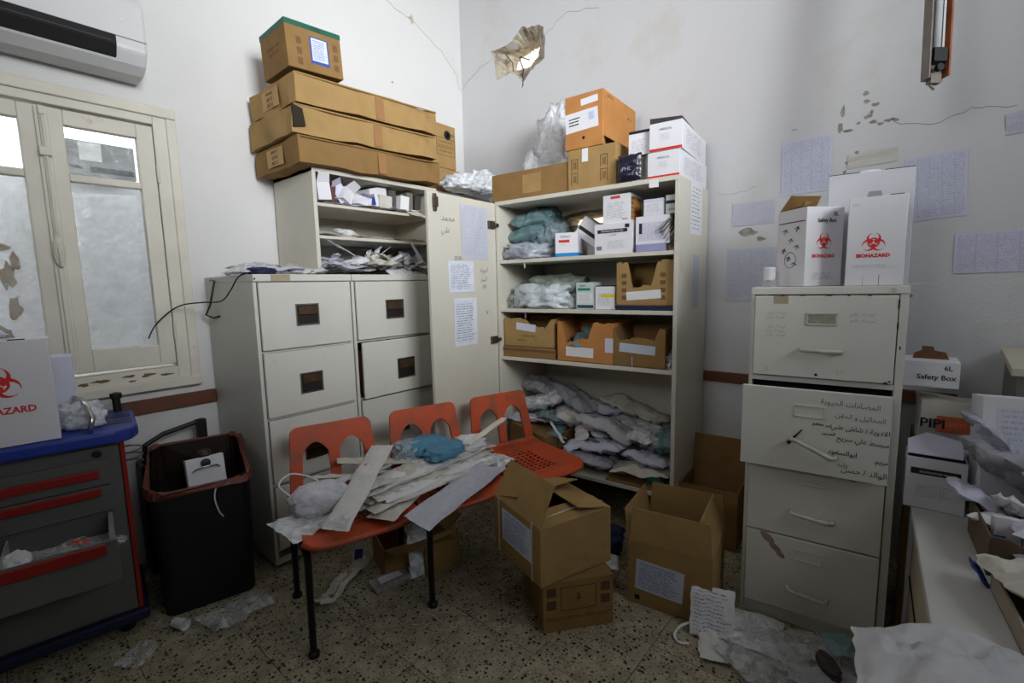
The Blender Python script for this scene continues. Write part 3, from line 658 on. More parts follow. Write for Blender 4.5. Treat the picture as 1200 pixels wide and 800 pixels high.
# hanging hinge hardware still on the shelves, left inside
for z in (1.40, 1.115): G().tube([(.19, .02, z+.008), (.19, .02, z-.022)], .006, 8).obj('shelf_screw', CHROME, tc_)
def papers_on_door():
    def on_d(y, z): return Matrix.Translation((.0005, y, z)) @ Matrix.Rotation(pi/2, 4, 'Z') @ Matrix.Rotation(pi/2, 4, 'X')
    for y, z, w, h, m, lab in ((-.19, 1.575, .225, .29, TAB2, 'tall pale printed list taped high on the open cupboard door'), (-.31, 1.335, .20, .165, TXT, 'handwritten note taped to the open cupboard door below the tall list'), (-.285, 1.09, .185, .26, TXT, 'lowest printed sheet on the open cupboard door')):
        M = TF.M(0, 0, 0) @ on_d(y, z); g = G(); g.grid(lambda u, v: ((u-.5)*w, (v-.5)*h, .0015+.004*noise.noise(Vector((u*4, v*4, z*9)))), 6, 6)
        o = g.obj('paper_notice', m, None, solid=.0006); o.matrix_world = M; tag(o, lab, 'paper')
    sc = mat('faint_pen', (120, 116, 110), .8)
    for k, (y, z, s, tx) in enumerate([(-.40, 1.62, .045, 'ﺪﻤﺤﻣ'), (-.42, 1.56, .04, 'ﻲﻠﻋ'), (-.33, 1.42, .034, '0599'), (-.12, 1.36, .034, 'ﺔﻳﻭﺩﺃ'), (-.12, 1.31, .034, 'ﺮﻴﺒﻛ'), (-.12, 1.27, .03, '(1)'), (-.10, 1.12, .03, 'X')]):
        text(tx, s, sc if k != 5 else INK, dr, on_d(y, z), 1, .0002, name='handwriting', shear=.3)
papers_on_door()
for w, h, s, z, lab, m in ((.085, .25, .275, 1.66, 'printed sheet stuck high on the outer side of the tall cupboard', TXTW), (.055, .26, .27, 1.275, 'narrow grey strip notice stuck lower on the side of the tall cupboard', TAB2), (.10, .27, .16, 1.30, 'pale plain sheet stuck on the cupboard side beside the strip notice', mat('pale_sheet', (202, 200, 190), .8))):
    pass
for d_, z, w, h, m, lab in ((.275, 1.64, .20, .25, TXTW, 'printed sheet stuck high on the outer side of the tall cupboard'), (.30, 1.28, .10, .27, TAB2, 'narrow grey strip notice stuck halfway up the outer side of the tall cupboard')):
    o = G().box(-w/2, w/2, -h/2, h/2, 0, .001).obj('paper_notice', m); o.matrix_world = TF.M(TW, 0, 0) @ on_right(.0006, d_, z); tag(o, lab, 'paper')

# ------------------------------------------------------------------ filing cabinet on the right
fc = thing('filing_cabinet', 'worn white filing cabinet at the right with handwriting on its half-pulled second drawer', 'filing cabinet', CFm.M(0, 0, 0))
CWd, CD, CH = .445, .60, 1.257
g = G(); g.box(0, .012, 0, CD, 0, CH-.02); g.box(CWd-.022, CWd, 0, CD, 0, CH-.02); g.box(.012, CWd-.022, CD-.01, CD, 0, CH-.02)
for z in (.932,): g.box(.012, CWd-.022, .0, .03, z-.012, z+.006)
g.box(.012, CWd-.022, .002, .02, 0, .048); g.obj('carcass', ENAM, fc, bevel=.0015)
G().box(-.001, CWd+.001, -.004, CD, CH-.026, CH).obj('top', ENAM, fc, bevel=.003)
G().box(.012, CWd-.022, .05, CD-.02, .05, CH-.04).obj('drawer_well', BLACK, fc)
DD = []
for z0, z1, p in ((.942, 1.227, 0), (.618, .909, .05), (.349, .632, 0), (.056, .343, 0)):
    DD.append(G().box(.014 if not p else -.010, CWd-.026 if not p else CWd-.026, -.012-p, .004-p, z0, z1).obj('drawer', ENAM, fc, bevel=.0025))
HND = mat('painted_handle', (196, 192, 180), .4, .15, 30, dirt=(120, 104, 84), dscale=20, dthr=.6)
for dd, p, (xa, za, xb, zb) in ((DD[0], 0, (.162, 1.042, .278, 1.040)), (DD[1], .05, (.150, .735, .278, .690)), (DD[2], 0, (.158, .448, .282, .440)), (DD[3], 0, (.158, .152, .278, .142))):
    y = -.012-p
    g = G(); g.tube([(xa, y, za), (xa+.002, y-.022, za), (xa+.015, y-.028, za), (xb-.015, y-.028, zb), (xb-.002, y-.022, zb), (xb, y, zb)], .0075, 8); g.obj('handle', HND, dd, smooth=True)
    if p: G().tube([(xa-.01, y-.002, za-.02), (xa+.005, y-.004, za), (xa+.03, y-.006, za+.035)], [.007, .004, .002], 6).obj('black_stain', BLACK, dd)
for dd, p, x, z, full in ((DD[0], 0, .217, 1.147, 1), (DD[1], .05, .20, .835, 0), (DD[2], 0, .215, .575, 0), (DD[3], 0, .215, .285, 0)):
    y = -.0125-p; g = G(); w, h, t = .046, .022, .006
    g.box(x-w, x+w, y-.003, y, z+h-t, z+h); g.box(x-w, x+w, y-.003, y, z-h, z-h+t); g.box(x-w, x-w+t, y-.003, y, z-h, z+h); g.box(x+w-t, x+w, y-.003, y, z-h, z+h); fr = g.obj('label_holder', HND if full else ENAM, dd, bevel=.001)
    if full:
        G().box(x-w+.008, x+w-.008, y-.001, y, z-h+.008, z+h-.008).obj('label_card', mat('old_card', (150, 146, 132), .8, .3, 60), fr)
G().tube([(.405, -.0045, 1.243), (.405, -.0065, 1.243)], .008, 12).obj('lock', HND, fc)
G().tube([(.21, -.0125, .955), (.21, -.0135, .955)], .005, 8).obj('lock_hole', BLACK, DD[0])
patch('old_tape', .045, .028, mat('old_masking_tape', (170, 158, 132), .8), DD[0], on_front(.095, -.0122, 1.213), .0005)
patch('tape_scrap', .035, .025, mat('grey_tape_scrap', (120, 118, 108), .8), DD[2], on_front(.325, -.0122, .612, -.2), .0005)
pen = mat('marker_pen', (46, 46, 50), .8); penf = mat('faded_marker', (140, 138, 134), .8)
for x, z, s, tx, m in ((.315, .862, .030, 'ﺔﻳﻮﻴﺤﻟﺍ ﺕﺍﺩﺎﻀﻤﻟﺍ', penf), (.330, .822, .026, 'ﻦﻘﺤﻟﺍ ﻭ ﻞﻴﻟﺎﺤﻤﻟﺍ', penf), (.345, .782, .027, 'ﻲﺒﻃ ﺵﺎﺷ / ﺔﻳﻭﺩﻻﺍ', mat('mid_marker', (84, 84, 88), .8)), (.19, .790, .020, 'ﻢﻘﻌﻣ ﺮﻴﻏ', pen), (.345, .745, .027, 'ﺢﻳﺮﺳ ﻲﻠﻋ ﻂﺴﺒﻣ', mat('mid_marker', (84, 84, 88), .8)), (.20, .762, .018, 'ﻦﻳﺮﺒﻤﻟﺍ', pen), (.262, .698, .028, 'ﺩﻮﻌﺴﻟﺍﻮﺑﺍ', pen), (.393, .688, .024, 'ﻢﻳﺮﻣ', pen), (.37, .640, .032, 'ﻦﺴﺣ / ﺪﻟﺍﻮﻟﺍ', mat('mid_marker', (84, 84, 88), .8)), (.24, .660, .026, 'ﺪﻴﻟﻭ', penf)):
    text(tx, s*.8, m, DD[1], on_front(min(.418, x+.075), -.0625, z, R(-2)), .95, .0002, name='handwriting', bold=.0002, align='RIGHT')
for x, z, s in ((.085, 1.163, .016), (.08, 1.148, .015), (.085, 1.115, .015), (.08, 1.10, .015), (.085, 1.085, .015), (.33, 1.16, .018), (.33, 1.14, .018)):
    text('ﻢﻗﺭ ﺔﺣﻮﻟ', s*.9, mat('very_faint_pen', (180, 178, 172), .8), DD[0], on_front(x, -.0125, z), 1.2, .0002, name='handwriting')
HP = mat('hand_smudge', (150, 128, 122), .8, .2, 30)
rr = random.Random(2); pts = [(.028*cos(a)*rr.uniform(.8, 1.1), .02*sin(a)*rr.uniform(.8, 1.1)) for a in [2*pi*k/12 for k in range(12)]]
g = G()
for (x, z, sx, sz) in ((.085, .325, .03, .014), (.112, .292, .026, .012), (.13, .27, .018, .01)):
    b = on_front(x, -.0122, z, R(-40)); g.poly([(sx*cos(a), sz*sin(a)) for a in [2*pi*k/12 for k in range(12)]], [], .0003, b @ Matrix.Translation((0, 0, .0004)))
g.obj('smudge', HP, DD[3])

for k, (x, z, w_, h_) in enumerate([(.10, 1.2285, .012, .005), (.16, 1.2282, .018, .004), (.235, 1.2283, .02, .005), (.29, 1.228, .008, .006), (.345, 1.2283, .01, .006), (.42, 1.2, .004, .03), (.421, 1.13, .004, .02), (.40, .945, .01, .005), (.43, 1.06, .004, .012), (.41, .95, .006, .006)]):
    G().box(x-w_/2, x+w_/2, -.0135, -.0125, z-h_/2, z+h_/2).obj('paint_chip', DKMET, fc)
# ------------------------------------------------------------------ orange three-seat bench
bn = thing('bench_seat', 'orange plastic three-seat waiting bench on black legs in front of the filing cabinets', 'bench', BF.M(0, 0, 0))
def seat_unit(s0, w=.42):
    HZ = .425
    # pan with a field of square holes
    nu, nv = 42, 42
    def pan(u, v):
        x = s0+(u-.5)*w*(1-.04*v)+w/2; y = v*.41
        cx = abs(2*u-1)
        z = HZ-.012+.016*cx**3-.05*max(0, .12-v)**1.0*2.2+.03*max(0, v-.86)*4*max(0, v-.86)*6 - .016*sin(pi*min(v*1.1, 1))*(1-cx**2)
        r_ = max(0, cx-.82)/.18; fr = max(0, .12-v)/.12
        if r_ > 0 and fr > 0: y += .035*r_**2*fr
        return (x, y, z)
    def skip(i, j):
        if not (8 <= i <= 33 and 10 <= j <= 34): return False
        return (i-8) % 3 != 2 and (j-10) % 3 != 2 and not (i-8 in (24, 25))
    g = G().grid(pan, nu, nv, skip)
    sh = g.obj('seat', ORANGE, bn, smooth=False, solid=.006)
    # rolled front lip
    pts = [Vector(pan(k/16, 0))+Vector((0, 0, -.008)) for k in range(17)]
    G().tube(pts, .012, 8).obj('seat_lip', ORANGE, sh, smooth=True)
    # backrest with two arched openings
    bw, tw_, z0, z1 = .385, .33, .425, .725
    def arc(cx, cy, r, a0, a1, n=6): return [(cx+r*cos(R(a0+(a1-a0)*k/n)), cy+r*sin(R(a0+(a1-a0)*k/n))) for k in range(n+1)]
    H_ = z1-z0
    out = [(-bw/2, 0), (bw/2, 0)]+arc(tw_/2-.03, H_-.035, .035, 10, 90)+arc(-tw_/2+.03, H_-.035, .035, 90, 170)
    def hole(sg):
        x0, x1 = .021, .125; pts = [(x0, .025), (x1+.016, .025), (x1+.008, .12)]+[(x1+.002-(x1-x0)*q/8*1.0, .165+.062*math.sin(pi*(q+.6)/9.2)**.8) for q in range(9)]
        return [(sg*x, y) for x, y in pts]
    M = TR(s0+w/2, .40, z0-.01, 0, R(90-12))
    g = G().poly(out, [hole(1), hole(-1)], .016, M)
    g.obj('backrest', ORANGE, bn, bevel=.006)
    # sloping web between pan and backrest
    g = G().box(s0+.018, s0+w-.018, .385, .415, HZ-.012, HZ+.03); g.obj('seat_back_web', ORANGE, sh, bevel=.01)
for s0 in (0, .43, .86): seat_unit(s0)
g = G(); g.box(.02, 1.26, .17, .21, .355, .395); g.box(.02, 1.26, .30, .33, .36, .39); g.obj('beam', BLKM, bn)
def leg(s, dx=-.0):
    g = G(); g.tube([(s, .19, .37), (s-.005, .03, .36), (s-.01, .02, .02), (s-.01, .015, 0)], .0125, 8); g.lathe([(.02, 0), (.02, .014), (.012, .02)], 10, (s-.01, .015, 0)); g.obj('leg', BLKM, bn, smooth=False)
    g = G(); g.tube([(s, .19, .37), (s-.005, .34, .34), (s, .40, .02), (s, .405, 0)], .0125, 8); g.lathe([(.02, 0), (.02, .014), (.012, .02)], 10, (s, .405, 0)); g.obj('leg', BLKM, bn)
for s in (.015, .47, 1.2): leg(s)
# ------------------------------------------------------------------ drawer cart with the blue top
ct = thing('medical_cart', 'grey drawer trolley with blue top and red handle strips by the window', 'cart', TR(-2.335, -.54, 0, R(-8.5)))
cw = .72; cd = .37
g = G(); g.box(-cw, -.012, 0, .012, .08, .745); g.box(-cw, -cw+.012, 0, cd, .08, .745); g.box(-.012, 0, 0.012, cd, .08, .745); g.box(-cw, 0, cd-.01, cd, .08, .745); g.obj('body', GREYP, ct, bevel=.003)
G().box(-.010, .004, -.006, .02, .09, .745).obj('edge_strip', REDP, ct, bevel=.002)
g = G(); g.poly([(-cw-.03, -.045), (-.02, -.045), (.03, -.02), (.05, .03), (.05, cd-.05), (.02, cd), (-cw-.03, cd)], [], .045, TR(0, 0, .795)); tp = g.obj('top', BLUEP, ct, bevel=.01)
for k in range(3): G().box(-.09+.0, .035, .08+k*.11, .15+k*.11, .7955, .797).obj('tray_recess', NAVY, tp, bevel=.001)
g = G(); g.box(-cw-.02, .02, -.03, cd, .05, .09); g.obj('base', mat('dark_blue_base', (24, 28, 58), .5), ct, bevel=.008)
for x in (-.05, -cw+.08):
    for y in (.04, cd-.05): G().lathe([(.022, 0), (.026, .008), (.026, .035), (.018, .055)], 12, (x, y, 0)).obj('caster', BLKP, ct)
def cdrawer(z0, z1, zr0, zr1, pull=0):
    d = G().box(-cw+.02, -.045, -.014-pull, -.001-pull, z0, z1).obj('drawer', GREYP, ct, bevel=.003)
    G().box(-cw+.03, -.075, -.026-pull, -.013-pull, zr0, zr1).obj('drawer_grip', REDP, d, bevel=.004)
    if pull:
        g = G(); g.box(-cw+.03, -cw+.034, -pull, .3, z0+.05, z1+.01); g.box(-.065, -.052, -pull, .3, z0+.05, z1+.012); g.box(-cw+.03, -.06, -pull, .3, z0+.075, z0+.08); g.box(-cw*.45, -cw*.45+.004, -pull, .3, z0+.08, z1); g.obj('drawer_tray', mat('tray_grey', (150, 150, 146), .5), d)
    return d
cdrawer(.60, .695, .630, .662); cdrawer(.50, .596, .562, .592); cdrawer(.335, .480, .438, .477, .23); cdrawer(.10, .318, .235, .275)
G().lathe([(.0, .0), (.014, .001), (.014, .004), (.009, .006), (0, .006)], 14).obj('lock', BLKP, ct).matrix_local = Matrix.Translation((-.075, -.001, .715)) @ Matrix.Rotation(pi/2, 4, 'X')
g = G(); g.tube([(-.085, -.01, .795), (-.075, -.005, .845), (-.085, .03, .885), (-.10, .10, .90), (-.12, .18, .90), (-.12, .20, .80)], .009, 10); g.obj('push_handle', CHROME, ct, smooth=True)
g = G(); g.lathe([(.014, 0), (.014, .05), (.02, .055), (.02, .075), (.0, .08)], 14, (-.0, .33, .797)); g.obj('black_knob', BLKP, ct)
b = pouch('clear_packet', 'clear plastic packet with red print lying in the open trolley drawer', 'packet', TR(-2.47, -.63, .422, .9, R(3)), .09, .20, .02, CLEAR, seed=3)
patch('red_print', .03, .06, RED, b, TR(0, .03, .022), .0006)
blob('folded_gauze', 'white wad of gauze at the left end of the open trolley drawer', 'gauze', TR(-2.645, -.61, .422), (.07, .06, .06), PAPER, seed=7, sub=3)
pouch('clear_packet', 'crumpled clear sleeve beside the red-printed packet in the open drawer', 'packet', TR(-2.58, -.62, .422, 1.2), .1, .16, .02, CLEAR, seed=9)
# ------------------------------------------------------------------ waste bin
wb = thing('waste_bin', 'black waste bin lined with a red-brown bag beside the filing cabinet', 'bin', TR(-2.075, -.43, 0, R(-14)))
def ringpts(w, d, r, z, n=5, tilt=0):
    P = []
    for cx, cy, a0 in ((w/2-r, d/2-r, 0), (-w/2+r, d/2-r, 90), (-w/2+r, -d/2+r, 180), (w/2-r, -d/2+r, 270)):
        for k in range(n+1):
            a = R(a0+90*k/n); x = cx+r*cos(a); y = cy+r*sin(a); P.append((x, y, z+tilt*(y/d+.5)))
    return P
def loft(loops, cap0=True):
    g = G(); n = len(loops[0])
    for l in loops: g.v += [Vector(p) for p in l]
    for q in range(len(loops)-1):
        for i in range(n): j = (i+1) % n; g.f.append([q*n+i, q*n+j, (q+1)*n+j, (q+1)*n+i])
    if cap0: g.f.append(list(reversed(range(n))))
    return g
loft([ringpts(.32, .33, .04, 0), ringpts(.34, .365, .05, .30), ringpts(.35, .385, .05, .50, tilt=.06), ringpts(.335, .37, .05, .50, tilt=.06), ringpts(.31, .34, .05, .06)]).obj('body', BLKP, wb)
LN = mat('liner_bag', (104, 52, 38), .35, .2, 12, .3, 30); rr = random.Random(5)
def jl(l, a): return [(x+rr.uniform(-a, a), y+rr.uniform(-a, a), z+rr.uniform(-a, a)) for x, y, z in l]
loft([jl(ringpts(.362, .395, .06, .495, tilt=.085), .008), jl(ringpts(.37, .405, .06, .50, tilt=.085), .008), jl(ringpts(.36, .39, .05, .525, tilt=.09), .010), jl(ringpts(.33, .36, .05, .52, tilt=.09), .006)], False).obj('liner', LN, wb)
loft([jl(ringpts(.31, .34, .05, .30), .01), jl(ringpts(.325, .355, .05, .42), .01), jl(ringpts(.33, .36, .05, .52, tilt=.09), .006)]).obj('liner_inside', mat('liner_dark', (36, 22, 18), .4), wb)
cb = thing('clip_case', 'small white case with a metal clasp standing in the black waste bin', 'case', TR(-2.065, -.50, .44, R(-4), R(-12)))
G().box(-.07, .07, -.01, .03, 0, .15).obj('body', BOXW, cb, bevel=.003)
g = G(); g.tube([(-.05, -.012, .098), (-.035, -.028, .108), (0, -.032, .112), (.035, -.028, .108), (.05, -.012, .098)], .004, 8); g.obj('clasp', CHROME, cb, smooth=True)
G().lathe([(.0, 0), (.018, .0), (.018, .012), (.0, .016)], 14).obj('clasp_button', BLKP, cb).matrix_local = on_front(0, -.01, .125)
blob('crumpled_foil', '', '', TR(.005, .01, .15), (.05, .04, .035), DKMET, seed=4, sub=3, parent=cb)
cable('loose_cable', 'thin white cable hanging down the front of the black waste bin', [(-2.03, -.615, .505), (-2.07, -.625, .50), (-2.085, -.632, .46), (-2.075, -.632, .40), (-2.06, -.63, .37)], .003, WHITE)
bh = thing('suction_unit', 'black handle and hoses of a carry unit behind the waste bin', 'carry unit', TR(-2.10, -.10, 0))
G().box(-.12, .16, -.06, .06, 0, .52).obj('body', BLKP, bh, bevel=.01)
g = G(); g.tube([(-.10, -.02, .52), (-.09, -.02, .60), (-.02, -.02, .635), (.14, -.02, .665)], .011, 8); g.box(.115, .155, -.035, -.005, .52, .67); g.obj('carry_handle', BLKP, bh)
G().tube([(-.14+.03*cos(k*.8), -.07+.02*sin(k*.8), .55+.004*k) for k in range(22)], .004, 6).obj('coiled_hose', mat('hose_grey', (120, 120, 120), .4), bh, smooth=True)
# ------------------------------------------------------------------ cartons on the left cupboard
LG = 'long flat cartons stacked on the open cupboard'
def M_lw(x, y, z, rz=0, rx=0, ry=0): return TR(x, y, z, rz, rx, ry)
pr = mat('carton_print', (112, 82, 54), .85)
def stencil(t, face, lines, size, m=None, sq=1, dz=.0):
    for k, (tx, a, b) in enumerate(lines):
        Mx = {'f': on_front(a, face[1], b), 'l': on_left(face[1], a, b), 'r': on_right(face[1], a, b)}[face[0]]
        text(tx, size, m or pr, t, Mx, sq, .0002, name='stencil_print')
for k, (x, y, z, h, ry, rz, lab, mm) in enumerate(((-1.135, -.265, 1.890, .122, -1.5, .3, 'lowest of the three long crushed brown cartons on the left cupboard', CARDD), (-1.155, -.272, 2.024, .126, -1.8, -.4, 'middle one of the three long crushed brown cartons, torn open at its near corner', CARD), (-1.145, -.280, 2.163, .126, -2.2, .6, 'topmost of the three long crushed brown cartons, under the green-edged box', CARD))):
    t = carton(lab, M_lw(x, y, z, R(rz), 0, R(ry)), .86, .47, h, mm, LG, bend=.014, seed=k+2, name='long_cardboard_box')
    g = G(); g.tube([(-.42, -.242, h*.98), (-.2, -.245, h*.96), (0, -.243, h*.97), (.2, -.246, h*.95), (.42, -.242, h*.97)], .004, 5); g.obj('crushed_edge', mm, t)
    if k != 1:
        G().box(-.4355, -.4345, -.08, .09, .02, .105).obj('pasted_patch', CARDL, t)
        for q, tx in enumerate(('8414-1', '06Y-0', '06Y-2')): text(tx, .026, pr, t, on_left(-.437, .005, .080-q*.026), 1, .0002, name='stencil_print')
    G().box(.0, .05, -.2445, -.2425, .004, h*.9).obj('tape', TAPE, t)
    if k == 1:
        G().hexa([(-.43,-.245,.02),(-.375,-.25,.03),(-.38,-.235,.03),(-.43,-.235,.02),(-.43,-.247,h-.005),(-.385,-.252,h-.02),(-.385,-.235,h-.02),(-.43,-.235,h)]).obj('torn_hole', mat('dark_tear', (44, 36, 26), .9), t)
bx = carton('brown box with green top band and blue-framed label, on the long cartons', M_lw(-1.435, -.35, 2.315, R(-1), 0, R(-3)), .275, .27, .205, CARDD, None, tape=False, seed=3)
g = G(); g.box(-.1382, .1382, -.1358, .1358, .183, .2062); g.obj('green_band', GREEN, bx)
f = G().slab([(-.13,-.13,0), (.13,-.13,0), (.13,.0,0), (-.13,.0,0)], .003).obj('flap', CARDD, bx); f.matrix_local = TR(0, 0, .208, 0, R(5))
patch('label_frame', .092, .118, mat('blue_frame', (52, 74, 160), .6), bx, on_front(.022, -.1352, .098), .0006); patch('label', .078, .100, TXTB, bx, on_front(.022, -.1362, .102), .0006)
for x, z0 in ((-.078, .02), (.105, .03)):
    for k in range(3): g = G(); g.box(x-.012, x+.012, -.1360, -.1352, z0+k*.045, z0+k*.045+.03); g.box(x-.004, x+.004, -.1365, -.136, z0+k*.045+.006, z0+k*.045+.024); g.obj('pictogram', pr, bx)
stencil(bx, ('l', -.138), [('COUPLE / 1000', 0, .11), ('No. 4413.45', 0, .085)], .02)
text('CTEZ', .02, INK, bx, on_front(.01, -.1365, .186), 1, .0002)
carton('empty upright brown carton with a logo, right of the long cartons', M_lw(-.475, -.20, 2.065, R(2)), .21, .2, .28, CARD, name='cardboard_box', tape=False)
t = bpy.data.objects['cardboard_box'] if False else None
gb = [o for o in COL.objects if o.get('label', '').startswith('empty upright brown carton')][0]; gb['label'] = 'upright brown carton with a round logo, right of the long cartons'
g = G(); g.lathe([(.03, 0), (.03, .0008), (.018, .0008), (.018, 0)], 22); o = g.obj('ring_logo', INK, gb); o.matrix_local = on_front(.03, -.1, .215)
text('max', .03, INK, gb, on_front(.075, -.1006, .215), .8, .0002)
for z, n in ((.145, .035), (.085, .05)):
    g = G(); g.box(-.07, .095, -.1008, -.1, z+.045, z+.048); g.box(-.07, .095, -.1008, -.1, z-.003, z); g.box(-.07, -.067, -.1008, -.1, z, z+.045); g.box(.092, .095, -.1008, -.1, z, z+.045); g.obj('printed_frame', pr, gb); text('COLORED LATEX', .016, pr, gb, on_front(.012, -.1006, z+.018), 1, .0002)
lo = carton('low brown carton with its end open, under the logo carton', M_lw(-.455, -.22, 1.90, R(3)), .25, .24, .15, CARD, open_top=False, tape=False, seed=4)
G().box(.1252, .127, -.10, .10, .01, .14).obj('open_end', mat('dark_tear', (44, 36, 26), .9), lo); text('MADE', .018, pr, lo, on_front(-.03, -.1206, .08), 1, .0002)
# plank shelf that carries the two cartons right of the cupboard: the cupboard behind the door
sc_ = thing('narrow_cupboard', 'narrow cream cupboard in the corner behind the open door, under the two logo cartons', 'cupboard', M_lw(-.40, -.20, 0))
G().box(-.265, .26, -.17, .19, 0, 1.87).obj('body', SHELFW, sc_, bevel=.003); G().box(-.275, .27, -.18, .19, 1.87, 1.89).obj('top', SHELFW, sc_, bevel=.003)
G().box(-.002, .002, -.1715, -.17, .1, 1.8).obj('door_gap', BLACK, sc_)
# clear plastic heaped above the open door
for k, (x, y, z, sx, sy, sz) in enumerate(((-.70, -.66, 1.78, .30, .28, .13), (-.86, -.62, 1.76, .24, .25, .09), (-.55, -.58, 1.80, .26, .3, .20))):
    pass
cl = 'clear plastic bags heaped on the corner cupboard beside the open door'
for k, (x, y, z, sx, sy, sz, lab) in enumerate(((-.48, -.475, 1.89, .30, .20, .10, 'crumpled clear plastic bag on the corner cupboard, right beside the low carton'), (-.27, -.46, 1.89, .26, .22, .15, 'crumpled clear plastic bag on the corner cupboard, against the tall cupboard'))):
    blob('plastic_bag', lab, 'plastic bag', TR(x, y, z, k), (sx, sy, sz), MILKY, seed=20+k, crumple=.3)
    blob('bag_fold', '', '', TR(.02, .03, .02), (sx*.7, sy*.7, sz), MILKY, seed=31+k, crumple=.35, sub=3, parent=[o for o in COL.objects if o.get('label') == lab][0])
# ------------------------------------------------------------------ things on the tall cupboard
z = TT+.001
lc = carton('long low brown carton with a torn end on top of the tall cupboard', TF.M(.215, .16, z, R(1)), .51, .26, .155, CARDD, open_top=True, name='cardboard_box', inside=1, seed=2, flaps=(('f', .0, 0),) if False else (('b', .10, 20), ('r', .11, 150)))
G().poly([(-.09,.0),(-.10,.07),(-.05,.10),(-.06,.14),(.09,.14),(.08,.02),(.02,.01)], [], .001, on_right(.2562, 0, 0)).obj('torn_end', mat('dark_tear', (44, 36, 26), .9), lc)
patch('fold_mark', .12, .10, CARD, lc, on_front(.02, -.1302, .08), .0006)
lw_ = carton('square brown carton with arrow pictograms under the orange-brown carton', TF.M(.605, .16, z, R(0)), .27, .27, .205, CARD, tape=False, flaps=(('r', .09, 35),))
patch('white_label', .035, .065, PAPER, lw_, on_front(-.035, -.1362, .17), .0006)
for x in (-.095, .07):
    for k in range(2): g = G(); b = (x, .03+k*.068); g.box(b[0]-.02, b[0]+.02, -.1362, -.1355, b[1]+.056, b[1]+.06); g.box(b[0]-.02, b[0]-.016, -.1362, -.1355, b[1], b[1]+.056); g.box(b[0]+.016, b[0]+.02, -.1362, -.1355, b[1], b[1]+.056); g.box(b[0]-.006, b[0]-.001, -.1362, -.1355, b[1]+.01, b[1]+.046); g.box(b[0]+.004, b[0]+.009, -.1362, -.1355, b[1]+.01, b[1]+.046); g.obj('pictogram', pr, lw_)
ub = carton('orange-brown carton with a white shipping label, topmost on the tall cupboard', TF.M(.56, .24, z+.208, R(0)), .215, .42, .265, CARDO, tape=False, seed=6)
patch('shipping_label', .185, .095, BOXW, ub, on_front(-.012, -.2105, .135, R(3)), .0006); patch('barcode', .07, .045, printed('barcode', (225,225,228), (40,40,44), 3, .62, 0, .02, 1), ub, on_front(-.05, -.2115, .135, R(3)), .0005)
patch('blue_stamp', .035, .04, TXTB, ub, on_front(.045, -.2115, .15, R(3)), .0005); patch('small_label', .095, .032, BOXW, ub, on_front(.032, -.2105, .225, R(4)), .0006)
text('ARTEQ', .022, pr, ub, on_right(.108, -.13, .235), 1, .0002); text('ARTEQ', .018, pr, ub, on_right(.108, .12, .19), 1, .0002)
G().tube([(0, -.2105, .05), (0, -.2115, .05)], .008, 10).obj('grip_hole', BLACK, ub)
PBAG = mat('dark_navy_film', (34, 32, 50), .25, .3, 14)
pb = pouch('dark_pouch', 'shiny dark blue plastic pouch on the tall cupboard beside the arrow-marked carton', 'pouch', TF.M(.825, .05, z+.055, R(-90), R(84), 0), .12, .125, .05, PBAG, seed=4)
pb.matrix_world = TF.M(.815, .03, z+.062, 0, R(84)); text('PHL', .026, mat('print_lilac', (150, 148, 190), .6), pb, TR(0, -.02, .056), 1, .0002)
grw = whitebox('small white box with a torn open top on the dark blue pouch', TF.M(.845, .12, z+.125, R(4)), .105, .16, .10, TXTW, None, cat='box', name='white_box'); 
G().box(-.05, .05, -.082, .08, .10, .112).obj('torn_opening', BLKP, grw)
carton('plain grey-white carton behind the dark pouch', TF.M(.87, .17, z), .12, .22, .122, mat('greyish_card', (176, 174, 170), .8), tape=False, name='white_box')
for k, (zz, h, rz, lab) in enumerate(((z, .118, 0, 'lower of two white red-edged boxes at the right end of the tall cupboard'), (z+.120, .125, 2, 'upper of two white red-edged boxes on the tall cupboard, lid open'))):
    t = whitebox(lab, TF.M(.975, .25, zz, R(rz)), .15, .46, h, None, TXTW, None, 'white boxes with a red bottom edge', name='white_box')
    patch('print_panel', .05, .035, TXTW, t, on_front(.0, -.2305, h*.5), .0006); text('MEDICAL', .014, INKG, t, on_front(.0, -.231, h*.72), 1, .0002)
    G().box(-.074, .074, -.2309, -.230, 0.001, h*.10).obj('red_edge', RED, t)
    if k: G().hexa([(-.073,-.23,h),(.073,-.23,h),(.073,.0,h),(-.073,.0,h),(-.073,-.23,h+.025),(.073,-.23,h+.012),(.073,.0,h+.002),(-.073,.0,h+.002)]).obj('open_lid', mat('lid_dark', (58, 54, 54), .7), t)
# big clear bag standing behind the cartons
blob('plastic_bag', 'tall crumpled clear plastic bag behind the orange-brown carton on the tall cupboard', 'plastic bag', TF.M(.185, .385, z), (.28, .2, .62), MILKY, seed=41, crumple=.32)
blob('plastic_bag', 'pointed fold of clear plastic sticking up behind the long low carton', 'plastic bag', TF.M(.03, .33, z, 0, 0, R(12)), (.22, .16, .34), MILKY, seed=8, crumple=.32, sq=1.2)
blob('plastic_bag', 'clear plastic film spilling over the left corner of the tall cupboard', 'plastic bag', TF.M(.0, .38, z), (.2, .18, .2), MILKY, seed=43, crumple=.3)
patch('tape_tag', .045, .035, PAPER, tc_, on_front(.94, -.0035, 1.738), .0006)

